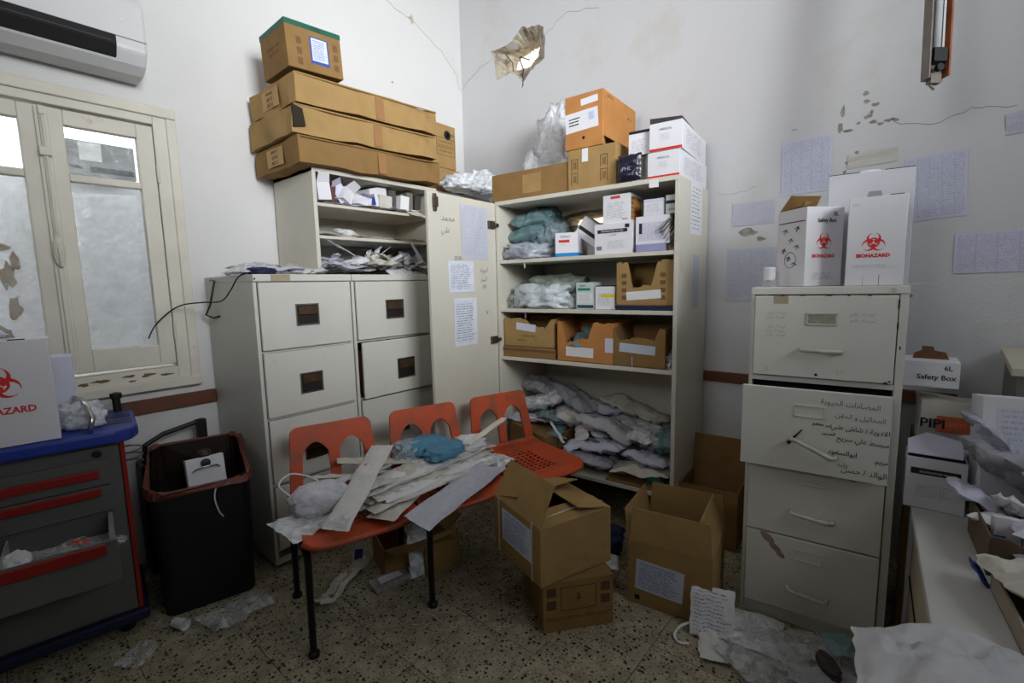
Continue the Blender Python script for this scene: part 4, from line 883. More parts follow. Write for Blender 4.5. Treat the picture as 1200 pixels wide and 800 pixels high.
# ------------------------------------------------------------------ top shelf of the tall cupboard
S1, S2, S3, S4 = 1.430, 1.148, .863, .240
teal = 'teal packs in clear wrap on the top shelf'
for k, (s, d, zz, sx, sy, sz, lab) in enumerate(((.15, .22, S1+.10, .26, .30, .095, 'lower teal wrapped pack on the top shelf'), (.16, .22, S1+.185, .24, .28, .085, 'middle teal wrapped pack on the top shelf'), (.18, .24, S1+.235, .19, .2, .065, 'dark teal wrapped pack touching the underside of the cupboard top'))):
    o = pouch('wrapped_pack', lab, 'pack', TF.M(s, d, zz, R(10*k-8), R(3*k), R(-4)), sx, sy, sz, TEALF, teal, seed=50+k, wav=.8, n=24)
blob('wrapped_pack', 'crumpled teal bag leaning right of the teal packs on the top shelf', 'pack', TF.M(.27, .22, S1+.04), (.16, .26, .19), film('teal_grey_film', (128, 146, 152), .85, .3, .15), teal, seed=61, crumple=.25)
blob('plastic_bag', 'clear crumpled bag lying at the left front edge of the top shelf', 'plastic bag', TF.M(.165, .15, S1), (.33, .28, .10), film('lilac_clear', (176, 182, 192), .82, .2, .2), seed=62, crumple=.3)
wb1 = whitebox('white box with a bright blue bottom edge and a red title on the top shelf', TF.M(.432, .10, S1, R(14)), .125, .115, .128, None, None, (mat('bright_blue', (22, 122, 190), .5), 0, .16), name='white_box')
patch('red_title', .06, .014, RED, wb1, on_front(-.012, -.058, .083), .0006); text('Softcare', .017, INK, wb1, on_front(-.005, -.058, .102), 1, .0002); patch('print_panel', .045, .01, TXTW, wb1, on_front(-.02, -.058, .064), .0006)
tb = whitebox('grey-white box with a black title band tipped on its edge on the top shelf', TF.M(.515, .20, S1+.075, R(8), 0, R(36)), .19, .12, .11, None, None, name='white_box')
G().box(-.09, .075, -.0612, -.06, .035, .055).obj('black_band', INK, tb); G().box(-.094, .094, -.05, .055, .1105, .1112).obj('print_panel', TXTW, tb)
lb = whitebox('grey carton lying behind the blue-edged box on the top shelf', TF.M(.56, .25, S1), .12, .14, .075, None, None, name='white_box', col=mat('greyish_card', (176, 174, 170), .8))
mb = whitebox('wide white box with a black title band, middle of the top shelf', TF.M(.725, .11, S1), .205, .17, .15, None, None, name='white_box')
G().box(-.085, .075, -.0862, -.085, .104, .121).obj('black_band', INK, mb); text('EXAMINATION GLOVES', .011, PAPER, mb, on_front(-.005, -.0866, .109), 1, .0002); text('LATEX', .012, INKG, mb, on_front(0, -.0856, .088), 1, .0002); patch('print_panel', .12, .05, TXTW, mb, on_front(.02, -.0853, .045), .0005); G().box(-.09, -.062, -.0858, -.085, .02, .04).obj('icon_box', INKG, mb)
G().box(.062, .085, -.0858, -.085, .124, .142).obj('icon', INK, mb)
rb = whitebox('white box with a red title and torn side, on the black-banded box', TF.M(.735, .12, S1+.151), .145, .16, .14, TXTW, CODE, name='white_box'); patch('red_title', .05, .013, mat('pink_red', (196, 70, 74), .6), rb, on_front(-.005, -.0808, .126), .0006); text('White', .012, INK, rb, on_front(.045, -.081, .014), 1, .0002)
G().poly([(-.05,.02),(-.03,.07),(-.045,.11),(.0,.12),(.05,.10),(.04,.03),(0,.015)], [], .001, on_right(.0735, 0, 0)).obj('torn_side', CARDO, rb)
gb2 = whitebox('white box with columns of print below the small lilac box on the top shelf', TF.M(.925, .11, S1+.035), .165, .17, .132, printed('columns', (216,216,224), (120,128,180), 9, .5, 8, .04, .6), None, name='white_box')
G().box(-.065, -.05, -.0862, -.0855, .05, .10).obj('barcode', INK, gb2)
fb = whitebox('flat lilac box pressed under the column-printed box on the top shelf', TF.M(.92, .09, S1), .14, .16, .033, None, None, name='flat_box', col=mat('lilac_card', (150, 150, 186), .7)); 
sb_ = whitebox('small lilac-white box on the column-printed box, dark gap above', TF.M(.925, .10, S1+.169), .10, .12, .078, TXTW, None, name='white_box', col=mat('lilac_white_card', (206, 206, 224), .7))
carton('dark brown open carton behind the small lilac-white box', TF.M(.93, .27, S1+.0), .15, .12, .27, mat('dark_brown_card', (64, 42, 34), .9), tape=False)
gl = whitebox('grey-green printed box in the right corner of the top shelf', TF.M(1.008, .10, S1+.169, R(3)), .052, .14, .085, None, None, name='white_box', col=mat('greygreen_card', (186, 192, 188), .7)); G().box(-.024, .024, -.0706, -.07, .045, .06).obj('black_band', INK, gl); text('LATEX', .012, INK, gl, on_front(0, -.0706, .015), 1, .0002)
for k in range(7):
    pouch('folded_leaflet', ('topmost', 'second', 'third', 'fourth', 'fifth', 'sixth', 'lowest')[k]+' leaflet from the top in the fanned bundle right on the top shelf', 'leaflet', TF.M(.99+.006*k, .03+.006*k, S1+.125-.012*k, 0, R(10), R(-38-5*k)), .085, .07, .006, mat('leaflet_grey', (170, 170, 162), .8), 'leaflets bundled at the right end of the top shelf', seed=k, n=5)
carton('small plain carton at the right end of the top shelf under the leaflets', TF.M(1.0, .13, S1), .06, .14, .034, CARDL, tape=False)

# ------------------------------------------------------------------ second shelf
blob('plastic_bag', 'large grey-green clear bag at the back of the second shelf', 'plastic bag', TF.M(.26, .25, S2), (.38, .30, .21), film('greygreen_film', (142, 152, 142), .8, .22, .2), seed=71, crumple=.26)
blob('plastic_bag', 'crumpled white clear bag at the front of the second shelf', 'plastic bag', TF.M(.27, .12, S2), (.36, .2, .14), film('white_film', (206, 214, 218), .85, .2, .15), seed=72, crumple=.34)
blob('plastic_bag', 'small clear bag at the left end of the second shelf', 'plastic bag', TF.M(.09, .12, S2), (.14, .16, .09), CLEAR, seed=73, crumple=.3)
blob('plastic_wrap', 'knotted scrap of clear wrap beside the green-titled box', 'plastic wrap', TF.M(.455, .10, S2), (.08, .10, .08), CLEAR, seed=74, crumple=.4, sub=3)
gt = whitebox('white box with a green title on the second shelf', TF.M(.553, .115, S2), .108, .12, .142, None, None, name='white_box', col=mat('cool_white_card', (196, 208, 208), .6)); G().box(-.045, .03, -.0608, -.06, .098, .112).obj('green_title', mat('print_green', (44, 132, 100), .6), gt); text('Latex', .016, INK, gt, on_front(-.015, -.0606, .12), 1, .0002); patch('print_panel', .09, .05, TXTW, gt, on_front(0, -.0602, .06), .0005); G().box(-.048, .048, -.0608, -.06, .005, .022).obj('dark_base_print', mat('dark_teal', (34, 66, 74), .6), gt)
yt = whitebox('white box with a yellow stripe on the second shelf', TF.M(.672, .105, S2), .112, .12, .118, TXTW, None, name='white_box'); G().box(-.02, .056, -.0615, -.0608, .062, .080).obj('yellow_stripe', mat('print_yellow', (214, 200, 66), .6), yt)
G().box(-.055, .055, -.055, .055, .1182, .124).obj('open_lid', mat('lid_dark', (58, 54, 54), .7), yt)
tn = carton('brown carton with a big torn hole, right end of the second shelf', TF.M(.888, .14, S2+.022), .29, .22, .215, CARD, open_top=True, torn=.66, tr_=(.2, .72), seed=5, tape=False)
patch('paper_label', .175, .042, PAPER, tn, on_front(-.005, -.1108, .052, R(4)), .0008)
for x in (-.105, .09):
    for k in range(4): G().box(x-.012, x+.012, -.111, -.1102, .03+k*.036, .05+k*.036).obj('pictogram', pr, tn)
tr = thing('plastic_tray', 'dark blue plastic tray under the torn carton on the second shelf', 'tray', TF.M(.888, .14, S2)); G().box(-.148, .148, -.12, .12, 0, .02).obj('tray', NAVY, tr, bevel=.004); G().box(-.15, .15, -.122, .122, .014, .021).obj('rim', NAVY, tr, bevel=.002)

# ------------------------------------------------------------------ third shelf
b1 = carton('brown white-labelled carton standing on a flat carton, left on the third shelf', TF.M(.20, .15, S3+.062), .34, .25, .165, CARD, open_top=True, torn=.3, tr_=(.45, .95), seed=9, tape=False)
patch('paper_label', .135, .042, PAPERV, b1, on_front(-.015, -.1258, .115, R(-5)), .0008); text('NO DEED  2015', .014, pr, b1, on_front(0, -.1256, .06), 1, .0002); text('YSBSNC 4', .013, pr, b1, on_front(-.05, -.1256, .035), 1, .0002)
b0 = carton('flat brown carton with a dark band under the left carton of the third shelf', TF.M(.20, .15, S3), .36, .26, .06, CARDD, tape=False); G().box(-.1805, .1805, -.1308, -.13, .035, .05).obj('dark_band', CARDIN, b0)
b2 = carton('brown carton spilling teal packs, middle of the third shelf', TF.M(.565, .155, S3-.0), .33, .27, .215, CARDO, open_top=True, torn=.5, tr_=(.06, .66), seed=12, tape=False)
patch('paper_label', .165, .052, PAPER, b2, on_front(-.03, -.1358, .055, R(-1)), .0008); patch('side_label', .06, .075, PAPERV, b2, on_right(.1652, -.10, .10), .0008)
patch('side_label', .045, .075, PAPERV, b2, on_front(.142, -.1358, .10), .0008)
for k, (x, y, zz, a) in enumerate(((-.04, -.06, .09, 20), (.03, -.03, .11, -30), (-.02, .03, .125, 60))):
    pouch('wrapped_pack', ('front left', 'right', 'rear upper')[k]+' small teal pack inside the middle carton of the third shelf', 'pack', TF.M(.565+x, .155+y, S3+zz, R(a), R(18), R(10)), .12, .16, .035, TEALF, 'teal packs in the middle carton', seed=80+k)
b3 = carton('brown carton with a long white label, right end of the third shelf', TF.M(.862, .155, S3), .27, .27, .195, CARDD, open_top=True, torn=.30, tr_=(.02, .9), seed=14, tape=False)
patch('paper_label', .185, .045, mat('blue_white_label', (188, 200, 212), .7), b3, on_front(-.005, -.1358, .092, R(-3)), .0008); G().tube([(-.03, -.137, .05), (-.028, -.138, .0), (-.024, -.16, -.02)], .0015, 5).obj('string', PAPER, b3)
blob('plastic_wrap', 'crumpled clear wrap in the right corner of the third shelf', 'plastic wrap', TF.M(1.018, .07, S3), (.04, .1, .09), CLEAR, seed=90, sub=3, crumple=.35)

# ------------------------------------------------------------------ heap in the bottom of the tall cupboard
rr = random.Random(12)
PCW = printed('wrapper_print', (212, 210, 212), (176, 70, 78), 6, .5, 0, .1, .6)
hm = [LAV, MILKY, PAPERV, PAPERD, film('pale_pouch', (196, 198, 204), .93, .3, .1)]
def htop(s): return .50-.22*max(0, s-.35) - .10*max(0, .18-s)
bc = carton('brown carton with a green mark half buried in the bottom heap of the cupboard', TF.M(.22, .10, S4+.01, R(-14), R(0), R(6)), .30, .24, .20, CARDD, tape=False, seed=3)
patch('grey_label', .09, .03, PAPERD, bc, on_front(.03, -.1206, .12, R(-4)), .0006); G().box(-.065, -.035, -.1208, -.12, .12, .15).obj('green_mark', mat('print_green', (44, 132, 100), .6), bc)
hp = [  # s, d, z, w, l, t, rz, rx, ry, material, label
 (.55, .13, .265, .30, .22, .07, 5, 4, 3, LAV, 'lilac clear pouch at the bottom front of the heap in the tall cupboard'),
 (.60, .12, .345, .36, .22, .055, -6, 10, -8, PAPERV, 'wide white pouch lying on the lilac pouch in the heap'),
 (.62, .16, .435, .34, .22, .075, 4, 12, 14, film('pale_pouch', (196, 198, 204), .93, .3, .1), 'thick pale pouch with a notched end on top of the heap'),
 (.72, .34, .53, .42, .15, .06, -4, 8, 12, PAPERD, 'long dusty white pack lying at the back of the heap'),
 (.86, .16, .42, .22, .26, .06, 60, 8, 8, MILKY, 'milky pouch at the right side of the heap'),
 (.95, .20, .40, .14, .28, .09, 12, 6, -6, TEALF, 'teal wrapped pack against the right panel in the heap'),
 (.88, .12, .335, .24, .18, .05, -8, 12, 4, PAPERV, 'small white pouch at the right front of the heap'),
 (.86, .10, .285, .30, .18, .04, 4, 0, 0, PAPERD, 'flattened grey packet under the small white pouch'),
 (.94, .06, .262, .08, .05, .025, 20, 4, 0, mat('print_green', (44, 132, 100), .6), 'small green packet at the right front of the heap'),
 (.18, .22, .52, .26, .28, .08, 24, 10, -10, MILKY, 'milky pouch high on the left of the heap'),
 (.12, .30, .60, .30, .26, .07, -20, 6, 6, film('grey_pouch', (166, 166, 172), .9, .3, .15), 'grey pouch topmost on the left of the heap'),
 (.34, .28, .56, .34, .16, .07, -20, 8, 18, film('grey_pouch', (166, 166, 172), .9, .3, .15), 'grey crumpled pouch sloping down to the middle of the heap'),
 (.42, .18, .46, .26, .2, .06, 34, 6, 12, PAPERD, 'dusty paper pouch with red print in the middle of the heap'),
 (.16, .11, .46, .26, .16, .03, 8, 4, 0, PAPERV, 'flat white packet on the buried carton'),
 (.28, .12, .47, .16, .24, .05, 48, 10, 8, film('teal_grey_film', (128, 146, 152), .85, .3, .15), 'grey-teal pouch on the buried carton'),
 (.40, .32, .40, .38, .26, .12, 10, 0, 6, LAV, 'bulky lilac pouch low at the back of the heap'),
 (.75, .36, .36, .40, .24, .14, -8, 0, 4, MILKY, 'bulky milky pouch low at the back right of the heap'),
 (.40, .22, .27, .30, .26, .10, -12, 0, 0, PAPERD, 'grey packet squeezed behind the lilac pouch'),
 (.48, .36, .50, .30, .2, .06, 30, 0, 4, PAPERV, 'white pouch half hidden at the back of the heap'),
]
for k, (s, d, zz, w, l, t, rz, rx, ry, m, lab) in enumerate(hp):
    o = pouch('sterile_pouch', lab, 'pouch', TF.M(s, d, zz, R(rz), R(-rx), R(ry)), w, l, t, m, 'pouches heaped in the bottom of the tall cupboard', seed=100+k, wav=1.35, n=26)
    if 'red print' in lab: patch('red_print', .08, .03, mat('pink_red', (196, 70, 74), .6), o, TR(.02, -.02, t*.9), .001)
    if 'lilac clear pouch at the bottom' in lab: patch('paper_tag', .06, .03, PAPER, o, TR(-.05, -.03, t*1.0, 0, R(-10)), .001)
rq = random.Random(33)
for k in range(16):
    s_ = rq.uniform(.08, 1.0); top_ = .60-.22*s_ if s_ < .5 else .50-.12*(s_-.5)
    pouch('torn_wrapper', 'small torn wrapper scattered over the heap in the bottom of the tall cupboard', 'wrapper', TF.M(s_*.94+.02, rq.uniform(.03, .2), top_-.05+rq.uniform(-.12, .03), R(rq.uniform(0, 180)), R(rq.uniform(-30, 30)), R(rq.uniform(-20, 20))), rq.uniform(.05, .1), rq.uniform(.08, .17), .008, (PAPER, PAPERV, TEALF, PCW, PAPERD)[k % 5], 'torn wrappers scattered over the heap', seed=300+k, wav=1.0, n=10)
for k, (a, b) in enumerate((((.30, .06, .52), (.42, .03, .40)), ((.10, .05, .49), (.34, .04, .50)))):
    o = pouch('paper_strip', ('white strip sticking down the front of the heap', 'long white strip lying on the buried carton')[k], 'strip', Matrix(), .022, .2, .004, PAPER, seed=k)
    A_, B_ = TF.M(*a).translation, TF.M(*b).translation; mid = (A_+B_)/2; dirv = (B_-A_).normalized(); q = dirv.to_track_quat('Y', 'Z'); o.matrix_world = Matrix.Translation(mid) @ q.to_matrix().to_4x4()
bd = carton('flat brown board lying on the bottom shelf edge under the heap', TF.M(.86, .10, S4), .34, .18, .012, CARDD, tape=False, name='cardboard_sheet', cat='cardboard')
bb = carton('brown carton with a dark label standing behind the right-hand open box', Matrix.Translation((-.30, -2.02, 0)) @ Matrix.Rotation(.073-pi/2, 4, 'Z'), .27, .24, .29, CARDD, None, open_top=True, flaps=(('b', .20, 80), ('f', .0, 0)) if False else (('b', .20, 85),), tape=False)
patch('dark_label', .05, .06, mat('dark_maroon', (64, 34, 36), .7), bb, on_front(0, -.1206, .21), .0006); patch('label_rim', .055, .012, PAPERD, bb, on_front(0, -.1204, .248), .0005)
# ------------------------------------------------------------------ inside the open cupboard on the left
rr = random.Random(21)
US1, US2 = 1.717, 1.556
def UP(s, d, z, rz=0, rx=0, ry=0): return UC.M(s, d, z, R(rz), R(rx), R(ry))
tops = [('white carton end leaning at the left of the top shelf', .065, .09, .07, .085, 0, -6, BOXW), ('brown-striped packet behind the white carton end', .115, .13, .03, .10, 4, 10, mat('maroon_card', (96, 58, 58), .7)),
        ('white bent box lid on the top shelf of the left cupboard', .165, .10, .07, .07, 20, 25, BOXW), ('pale box with open tongue, second from the left group', .215, .12, .06, .09, -12, -30, PAPERV),
        ('grey folded packet in the middle of the crowded top shelf', .265, .14, .08, .06, 8, 14, PAPERD), ('white tipped box over the grey packet', .27, .10, .08, .045, 12, 5, BOXW), ('lilac-white open box in the middle of the crowded top shelf', .325, .11, .07, .05, -14, 12, PAPERV),
        ('white box with a blue end on the crowded top shelf', .375, .12, .05, .10, 6, -14, BOXW), ('ruffled stack of leaflets at the middle right of the top shelf', .435, .11, .085, .07, 3, 2, PAPERD),
        ('white card standing behind the ruffled leaflets', .45, .16, .07, .12, 3, -4, BOXW), ('dark striped file end on the crowded top shelf', .515, .14, .045, .11, -4, 0, mat('striped_dark', (78, 76, 74), .7, .5, 60)),
        ('white pouch tucked in front of the dark files', .56, .10, .06, .08, 0, 6, PAPER), ('olive-grey carton at the right of the crowded top shelf', .62, .13, .045, .11, 0, 3, mat('olive_card', (116, 112, 96), .8)), ('dark packet at the far right of the crowded top shelf', .67, .13, .05, .10, 5, 8, mat('dark_packet', (60, 58, 58), .7))]
for k, (lab, s, d, w, h, rz, ry, m) in enumerate(tops):
    t = thing('small_carton', lab, 'box', UP(s, d, US1+.014+abs(ry)*.0006*w*10, rz, 0, ry), 'small boxes crowded on the top shelf of the left cupboard')
    G().box(-w/2, w/2, -.09, .1, 0, h).obj('body', m, t, bevel=.0015)
    if k in (0, 2, 3, 6): f = G().slab([(-w/2, 0, 0), (w/2, 0, 0), (w/2-.006, .05, 0), (-w/2+.006, .05, 0)], .0015).obj('flap', m, t); f.matrix_local = TR(0, -.09, h, 0, R(120+10*k))
    if k == 7: G().box(-.0255, .0, -.0912, -.09, .01, .07).obj('blue_end', mat('print_blue', (42, 60, 140), .6), t)
for k in range(5): pouch('loose_leaflet', ('leftmost', 'second from left', 'middle', 'second from right', 'rightmost')[k]+' loose leaflet along the front edge of the crowded top shelf', 'leaflet', UP(.12+.13*k+rr.uniform(-.03, .03), .04, US1+.002+.004*k, rr.uniform(-20, 20), 0, 0), .14, .07, .006, (PAPERD, PAPERV)[k % 2], 'leaflets along the edge of the crowded top shelf', seed=k, n=8)
G().box(0, 0, 0, 0, 0, 0)
t = pouch('grey_pouch', 'grey pouch drooping over the top shelf edge at its right end', 'pouch', UP(.63, .0, US1-.008, 0, 25, 0), .10, .08, .012, PAPERD, seed=4)
for k, (s, d, w, l, rz, rx, m, lab) in enumerate(((.16, .15, .34, .20, 4, 0, PAPERD, 'flat paper pack lying at the left of the middle shelf of the left cupboard'), (.22, .10, .12, .08, -14, 6, PAPER, 'small white slip on the flat pack on the middle shelf'), (.42, .15, .30, .18, -4, 2, PAPERD, 'thin sheet lying in the middle of the middle shelf'), (.62, .14, .26, .22, 10, 3, CARDL, 'tan paper folder at the right of the middle shelf'))):
    pouch('paper_pack', lab, 'papers', UP(max(s, .185), d, US2+.003+.006*(k == 1)*4, rz, rx, 0), w, l, .014, m, 'flat papers on the middle shelf of the left cupboard', seed=20+k, wav=.8)
for k, (a, b, w, lab) in enumerate((((.05, .02, 1.54), (.19, -.035, 1.455), .032, 'white strip sticking out diagonally at the left of the lowest compartment'), ((.36, .06, 1.44), (.46, .02, 1.52), .012, 'thin folded leaflet standing up in the lowest compartment'), ((.56, -.02, 1.555), (.66, -.05, 1.375), .045, 'long white strip hanging from the middle shelf over the filing cabinet'))):
    A_, B_ = UP(*a).translation, UP(*b).translation; ln = (B_-A_).length; mid = (A_+B_)/2
    q = (B_-A_).normalized().to_track_quat('Y', 'Z'); pouch('paper_strip', lab, 'strip', Matrix.Translation(mid) @ q.to_matrix().to_4x4(), w, ln, .003, PAPER, seed=k, n=6, wav=.3)
# heap of papers that runs out of the lowest compartment over both filing cabinets
hg = 'papers heaped on the left filing cabinets'
places = ['at the back of the lowest compartment', 'in front of the open cupboard', 'over the joint of the two filing cabinets', 'on the left filing cabinet top']
heap = [(.10, .20, .30, .2, 3), (.30, .24, .32, .22, 6), (.52, .22, .34, .2, -8), (.68, .2, .2, .26, 12), (.2, .06, .28, .12, -12), (.42, .05, .3, .12, 8), (.6, .04, .26, .12, -5), (.15, -.03, .22, .1, 18), (.33, -.05, .2, .1, -10), (.5, -.04, .24, .1, 14), (.66, -.04, .16, .12, -22), (-.06, -.02, .2, .12, 10), (-.20, .0, .22, .14, -14), (-.12, .12, .24, .2, 8), (-.22, .2, .2, .2, 10)]
names = ['buried bottom-left pack', 'flat pack', 'long flat pack', 'upright-edged pack', 'crumpled paper', 'dusty printed sheet', 'greyish folded sheet', 'wrinkled slip', 'bright torn slip', 'curled printed slip', 'angled right-end slip', 'small crumpled sheet', 'wide white sheet', 'folded newspaper-like sheet', 'grey sheet']
for k, (s, d, w, l, rz) in enumerate(heap):
    m = (PAPERD, PAPER, PAPERV, PAPERD, TXTW)[k % 5]; zz = (1.362+(.026*(k % 3))+(.02 if d > .15 else 0)+rr.uniform(0, .01)) if s > 0 else 1.360+.008*(k-10)
    where = 'at the back of the lowest compartment of the left cupboard' if (d > .15 and s > 0) else ('spilling out under the left cupboard' if s > 0 else 'on the top of the filing cabinet nearest the window')
    pouch('loose_paper', names[k]+' '+where, 'papers', UP(s, d, zz, rz, rr.uniform(8, 22) if s > 0 else 2, rr.uniform(-5, 5) if s > 0 else 0), w, l, .012, m, hg, seed=60+k, wav=1.0, n=16)
rr2 = random.Random(8)
for k in range(34):
    s = rr2.uniform(.06, .7); o = pouch('loose_leaflet', 'crumpled loose leaflet in the paper heap spilling over the filing cabinets', 'leaflet', UP(s, rr2.uniform(-.09, .12), 1.392+rr2.uniform(0, .06), rr2.uniform(0, 180), rr2.uniform(-45, 45), rr2.uniform(-22, 22)), rr2.uniform(.03, .09), rr2.uniform(.1, .18), .004, (PAPER, PAPERD, PAPERV, BOXW)[k % 4], 'crumpled leaflets in the paper heap', seed=90+k, wav=1.0, n=8)
bp_ = pouch('blue_striped_pack', 'white packet with a dark blue printed end in the lowest compartment of the left cupboard', 'packet', UP(.54, .0, 1.405, -16, 20, 4), .13, .07, .02, mat('pinkish_paper', (206, 190, 184), .8), seed=5, n=10); G().box(.028, .062, -.03, .03, .018, .024).obj('blue_end', mat('print_blue', (42, 60, 140), .6), bp_)
pouch('clear_packet', 'clear plastic bag lying at the window end of the filing cabinet top', 'packet', TR(-1.76, -.40, 1.358, .2), .22, .2, .03, MILKY, seed=11, wav=1.2)
nv_ = blob('navy_pouch', 'dark blue pouch peeking out at the window-side corner of the filing cabinet top', 'pouch', TR(-1.775, -.50, 1.356, .2), (.13, .07, .035), NAVY, seed=3, sub=3)
cable('black_cable', 'black cable running from the window over the corner of the filing cabinet', [(-2.115, -.035, 1.075), (-2.09, -.05, 1.13), (-2.04, -.08, 1.19), (-1.99, -.12, 1.225), (-1.93, -.2, 1.235), (-1.885, -.3, 1.24), (-1.875, -.40, 1.29), (-1.86, -.47, 1.35), (-1.80, -.50, 1.372), (-1.74, -.48, 1.376), (-1.66, -.46, 1.374), (-1.52, -.50, 1.372), (-1.40, -.52, 1.376)], .0032, BLKP)

# ------------------------------------------------------------------ on the bench
def BP(s, d, z, rz=0, rx=0, ry=0): return BF.M(s, d, z, R(rz), R(rx), R(ry))
PCH = mat('sterile_paper_pouch', (214, 213, 210), .55, .06, 14, .35, 40)
gz = blob('wrapped_roll', 'white wrapped gauze roll at the left end of the orange bench', 'roll', BP(.10, .22, .435, 8), (.23, .17, .11), mat('gauze_white', (208, 208, 218), .8, .12, 20, .6, 60), seed=14, crumple=.12)
pouch('gauze_wrapper', 'clear torn wrapper spread under the gauze roll', 'wrapper', BP(.05, .16, .425, 20), .24, .18, .015, MILKY, seed=15, wav=1.0)
cable('gauze_tie', 'white looped tie lying behind the gauze roll on the bench', [BP(.0, .26, .50).translation, BP(-.03, .32, .53).translation, BP(.02, .36, .55).translation, BP(.09, .33, .53).translation, BP(.12, .28, .51).translation], .004, PAPER, 'string')
def between(name, lab, cat, a, b, w, t, m, seed, twist=0, wav=.5, group=None, n=12):
    wav *= .6
    A_, B_ = BP(*a).translation, BP(*b).translation; ln = (B_-A_).length; q = (B_-A_).normalized().to_track_quat('Y', 'Z')
    return pouch(name, lab, cat, Matrix.Translation((A_+B_)/2) @ q.to_matrix().to_4x4() @ Matrix.Rotation(R(twist), 4, 'Y'), w, ln, t, m, group, seed=seed, wav=wav, n=n)
sg = 'sterile pouches spread on the orange bench'
o = between('sterile_pouch', 'long white sterile pouch lying steeply across the first seat edge of the bench', 'pouch', (.10, -.01, .445), (.40, .36, .585), .10, .014, PCH, 201, 0, .7, sg)
patch('red_print', .05, .03, mat('pink_red', (196, 70, 74), .6), o, TR(.0, .09, .016), .0006); patch('clear_end', .07, .06, CLEAR, o, TR(0, -.21, .014), .0006)
for k, (a, b, w, tw, lab) in enumerate((((.20, .16, .435), (.86, .34, .47), .12, 0, 'lowest long white pouch bridging the first and second seats'), ((.24, .14, .455), (.90, .30, .485), .10, 6, 'second long grey-white pouch in the fan on the bench'), ((.22, .20, .470), (.84, .34, .50), .10, -5, 'third long pouch in the fan, its folded end to the left'), ((.26, .18, .488), (.80, .36, .51), .09, 4, 'fourth long pouch in the fan under the blue cloth packs'), ((.12, .28, .49), (.62, .36, .51), .045, 0, 'narrow white pouch at the back of the fan'), ((.20, .36, .56), (.52, .30, .50), .045, 10, 'narrow strip pouch rising to the left towards the first backrest'), ((.10, .38, .50), (.40, .30, .48), .02, 0, 'thin white strip pointing left behind the gauze roll'))):
    between('sterile_pouch', lab, 'pouch', a, b, w, .014, (PCH, PAPERD, PCH, PAPER)[k % 4], 210+k, tw, .6, sg)
for k in range(7):
    between('sterile_pouch', ('grey-white', 'white', 'cream', 'dusty', 'thin', 'folded', 'creased')[k]+' pouch in the thick fan on the bench, '+('lowest', 'second from below', 'third from below', 'middle', 'third from above', 'second from above', 'uppermost')[k]+' of the layers', 'pouch', (.24+.03*(k*3 % 4), .05+.022*k, .446+.008*k), (.86+.03*(k*5 % 3), .18+.028*k, .462+.009*k), .085, .008, (PAPERD, PCH, PAPER)[k % 3], 240+k, 7*(k*5 % 4)-10, .9, sg)
between('sterile_pouch', 'wide pouch hanging over the front edge between the first and second seats', 'pouch', (.36, -.10, .425), (.86, .16, .455), .12, .02, film('pouch_lilac', (190, 192, 204), .93, .3, .1), 221, 14, .8, sg)
between('sterile_pouch', 'short pouch end under the fan at the joint of the two seats', 'pouch', (.26, .0, .435), (.50, .20, .445), .12, .012, PAPERD, 222, 0, .7, sg)
for k, (s, d, z, sx, sy, sz, lab) in enumerate(((.60, .36, .510, .22, .15, .085, 'bigger light blue folded cloth pack on the pouches'), (.66, .27, .512, .22, .13, .065, 'smaller light blue cloth pack in front on the pouches'))):
    blob('cloth_pack', lab, 'cloth pack', BP(s, d, z, 10+12*k), (sx, sy, sz), BLUEF, 'light blue cloth packs on the bench', seed=31+k, crumple=.14)
blob('clear_wrap', 'clear wrap bunched at the left of the blue cloth packs', 'plastic wrap', BP(.51, .36, .505), (.13, .14, .09), film('blue_clear', (180, 200, 210), .55, .2, .25), seed=36, crumple=.3, sub=3)
tb_ = blob('white_wad', 'white crumpled wrapper with a grey spot right of the blue cloth packs', 'wrapper', BP(.80, .30, .505), (.16, .12, .07), PAPER, seed=37, crumple=.2)
for k in range(3): between('paper_strip', ('lowest', 'middle', 'uppermost')[k]+' of the three cream strips pointing right over the second seat', 'strip', (.76+.02*k, .24, .545+.008*k), (1.03, .36-.01*k, .585+.009*k), .034, .014, mat('cream_paper', (222, 216, 196), .7), 230+k, 0, .2, 'cream strips on the bench', 6)
pouch('clear_packet', 'grey clear bag at the right end of the second seat', 'packet', BP(.88, .20, .44, 30), .14, .14, .03, MILKY, seed=40, wav=1.0)

# ------------------------------------------------------------------ floor cartons
def FP(x, y, z=0, a=0, rx=0, ry=0): return TR(x, y, z, R(a), R(rx), R(ry))
lowb = carton('worn brown carton printed with symbols under the strapped carton on the floor', FP(-1.19, -1.72, 0, -38.4), .277, .335, .20, CARDD, tape=False, seed=8)
G().box(.0, .0, 0, 0, 0, 0)
dk = mat('carton_print_dark', (84, 60, 40), .85)
for k, x in enumerate((-.105, .105)):
    for q in range(2): g = G(); g.box(x-.018, x+.018, -.1683, -.1675, .09+q*.05, .125+q*.05); g.obj('pictogram', dk, lowb)
g = G(); g.box(-.07, .07, -.1683, -.1675, .17, .173); g.box(-.07, .07, -.1683, -.1675, .08, .083); g.box(-.07, -.067, -.1683, -.1675, .08, .173); g.box(.067, .07, -.1683, -.1675, .08, .173); g.obj('printed_frame', dk, lowb)
g = G(); g.poly([(0, .0), (.014, .014), (.006, .014), (.006, .03), (-.006, .03), (-.006, .014), (-.014, .014)], [], .0008, on_front(0, -.1675, .115)); g.obj('arrow_print', dk, lowb)
text('FERROCHAR PRE LONG SLEEVE', .018, dk, lowb, on_front(0, -.168, .045), 1, .0002)
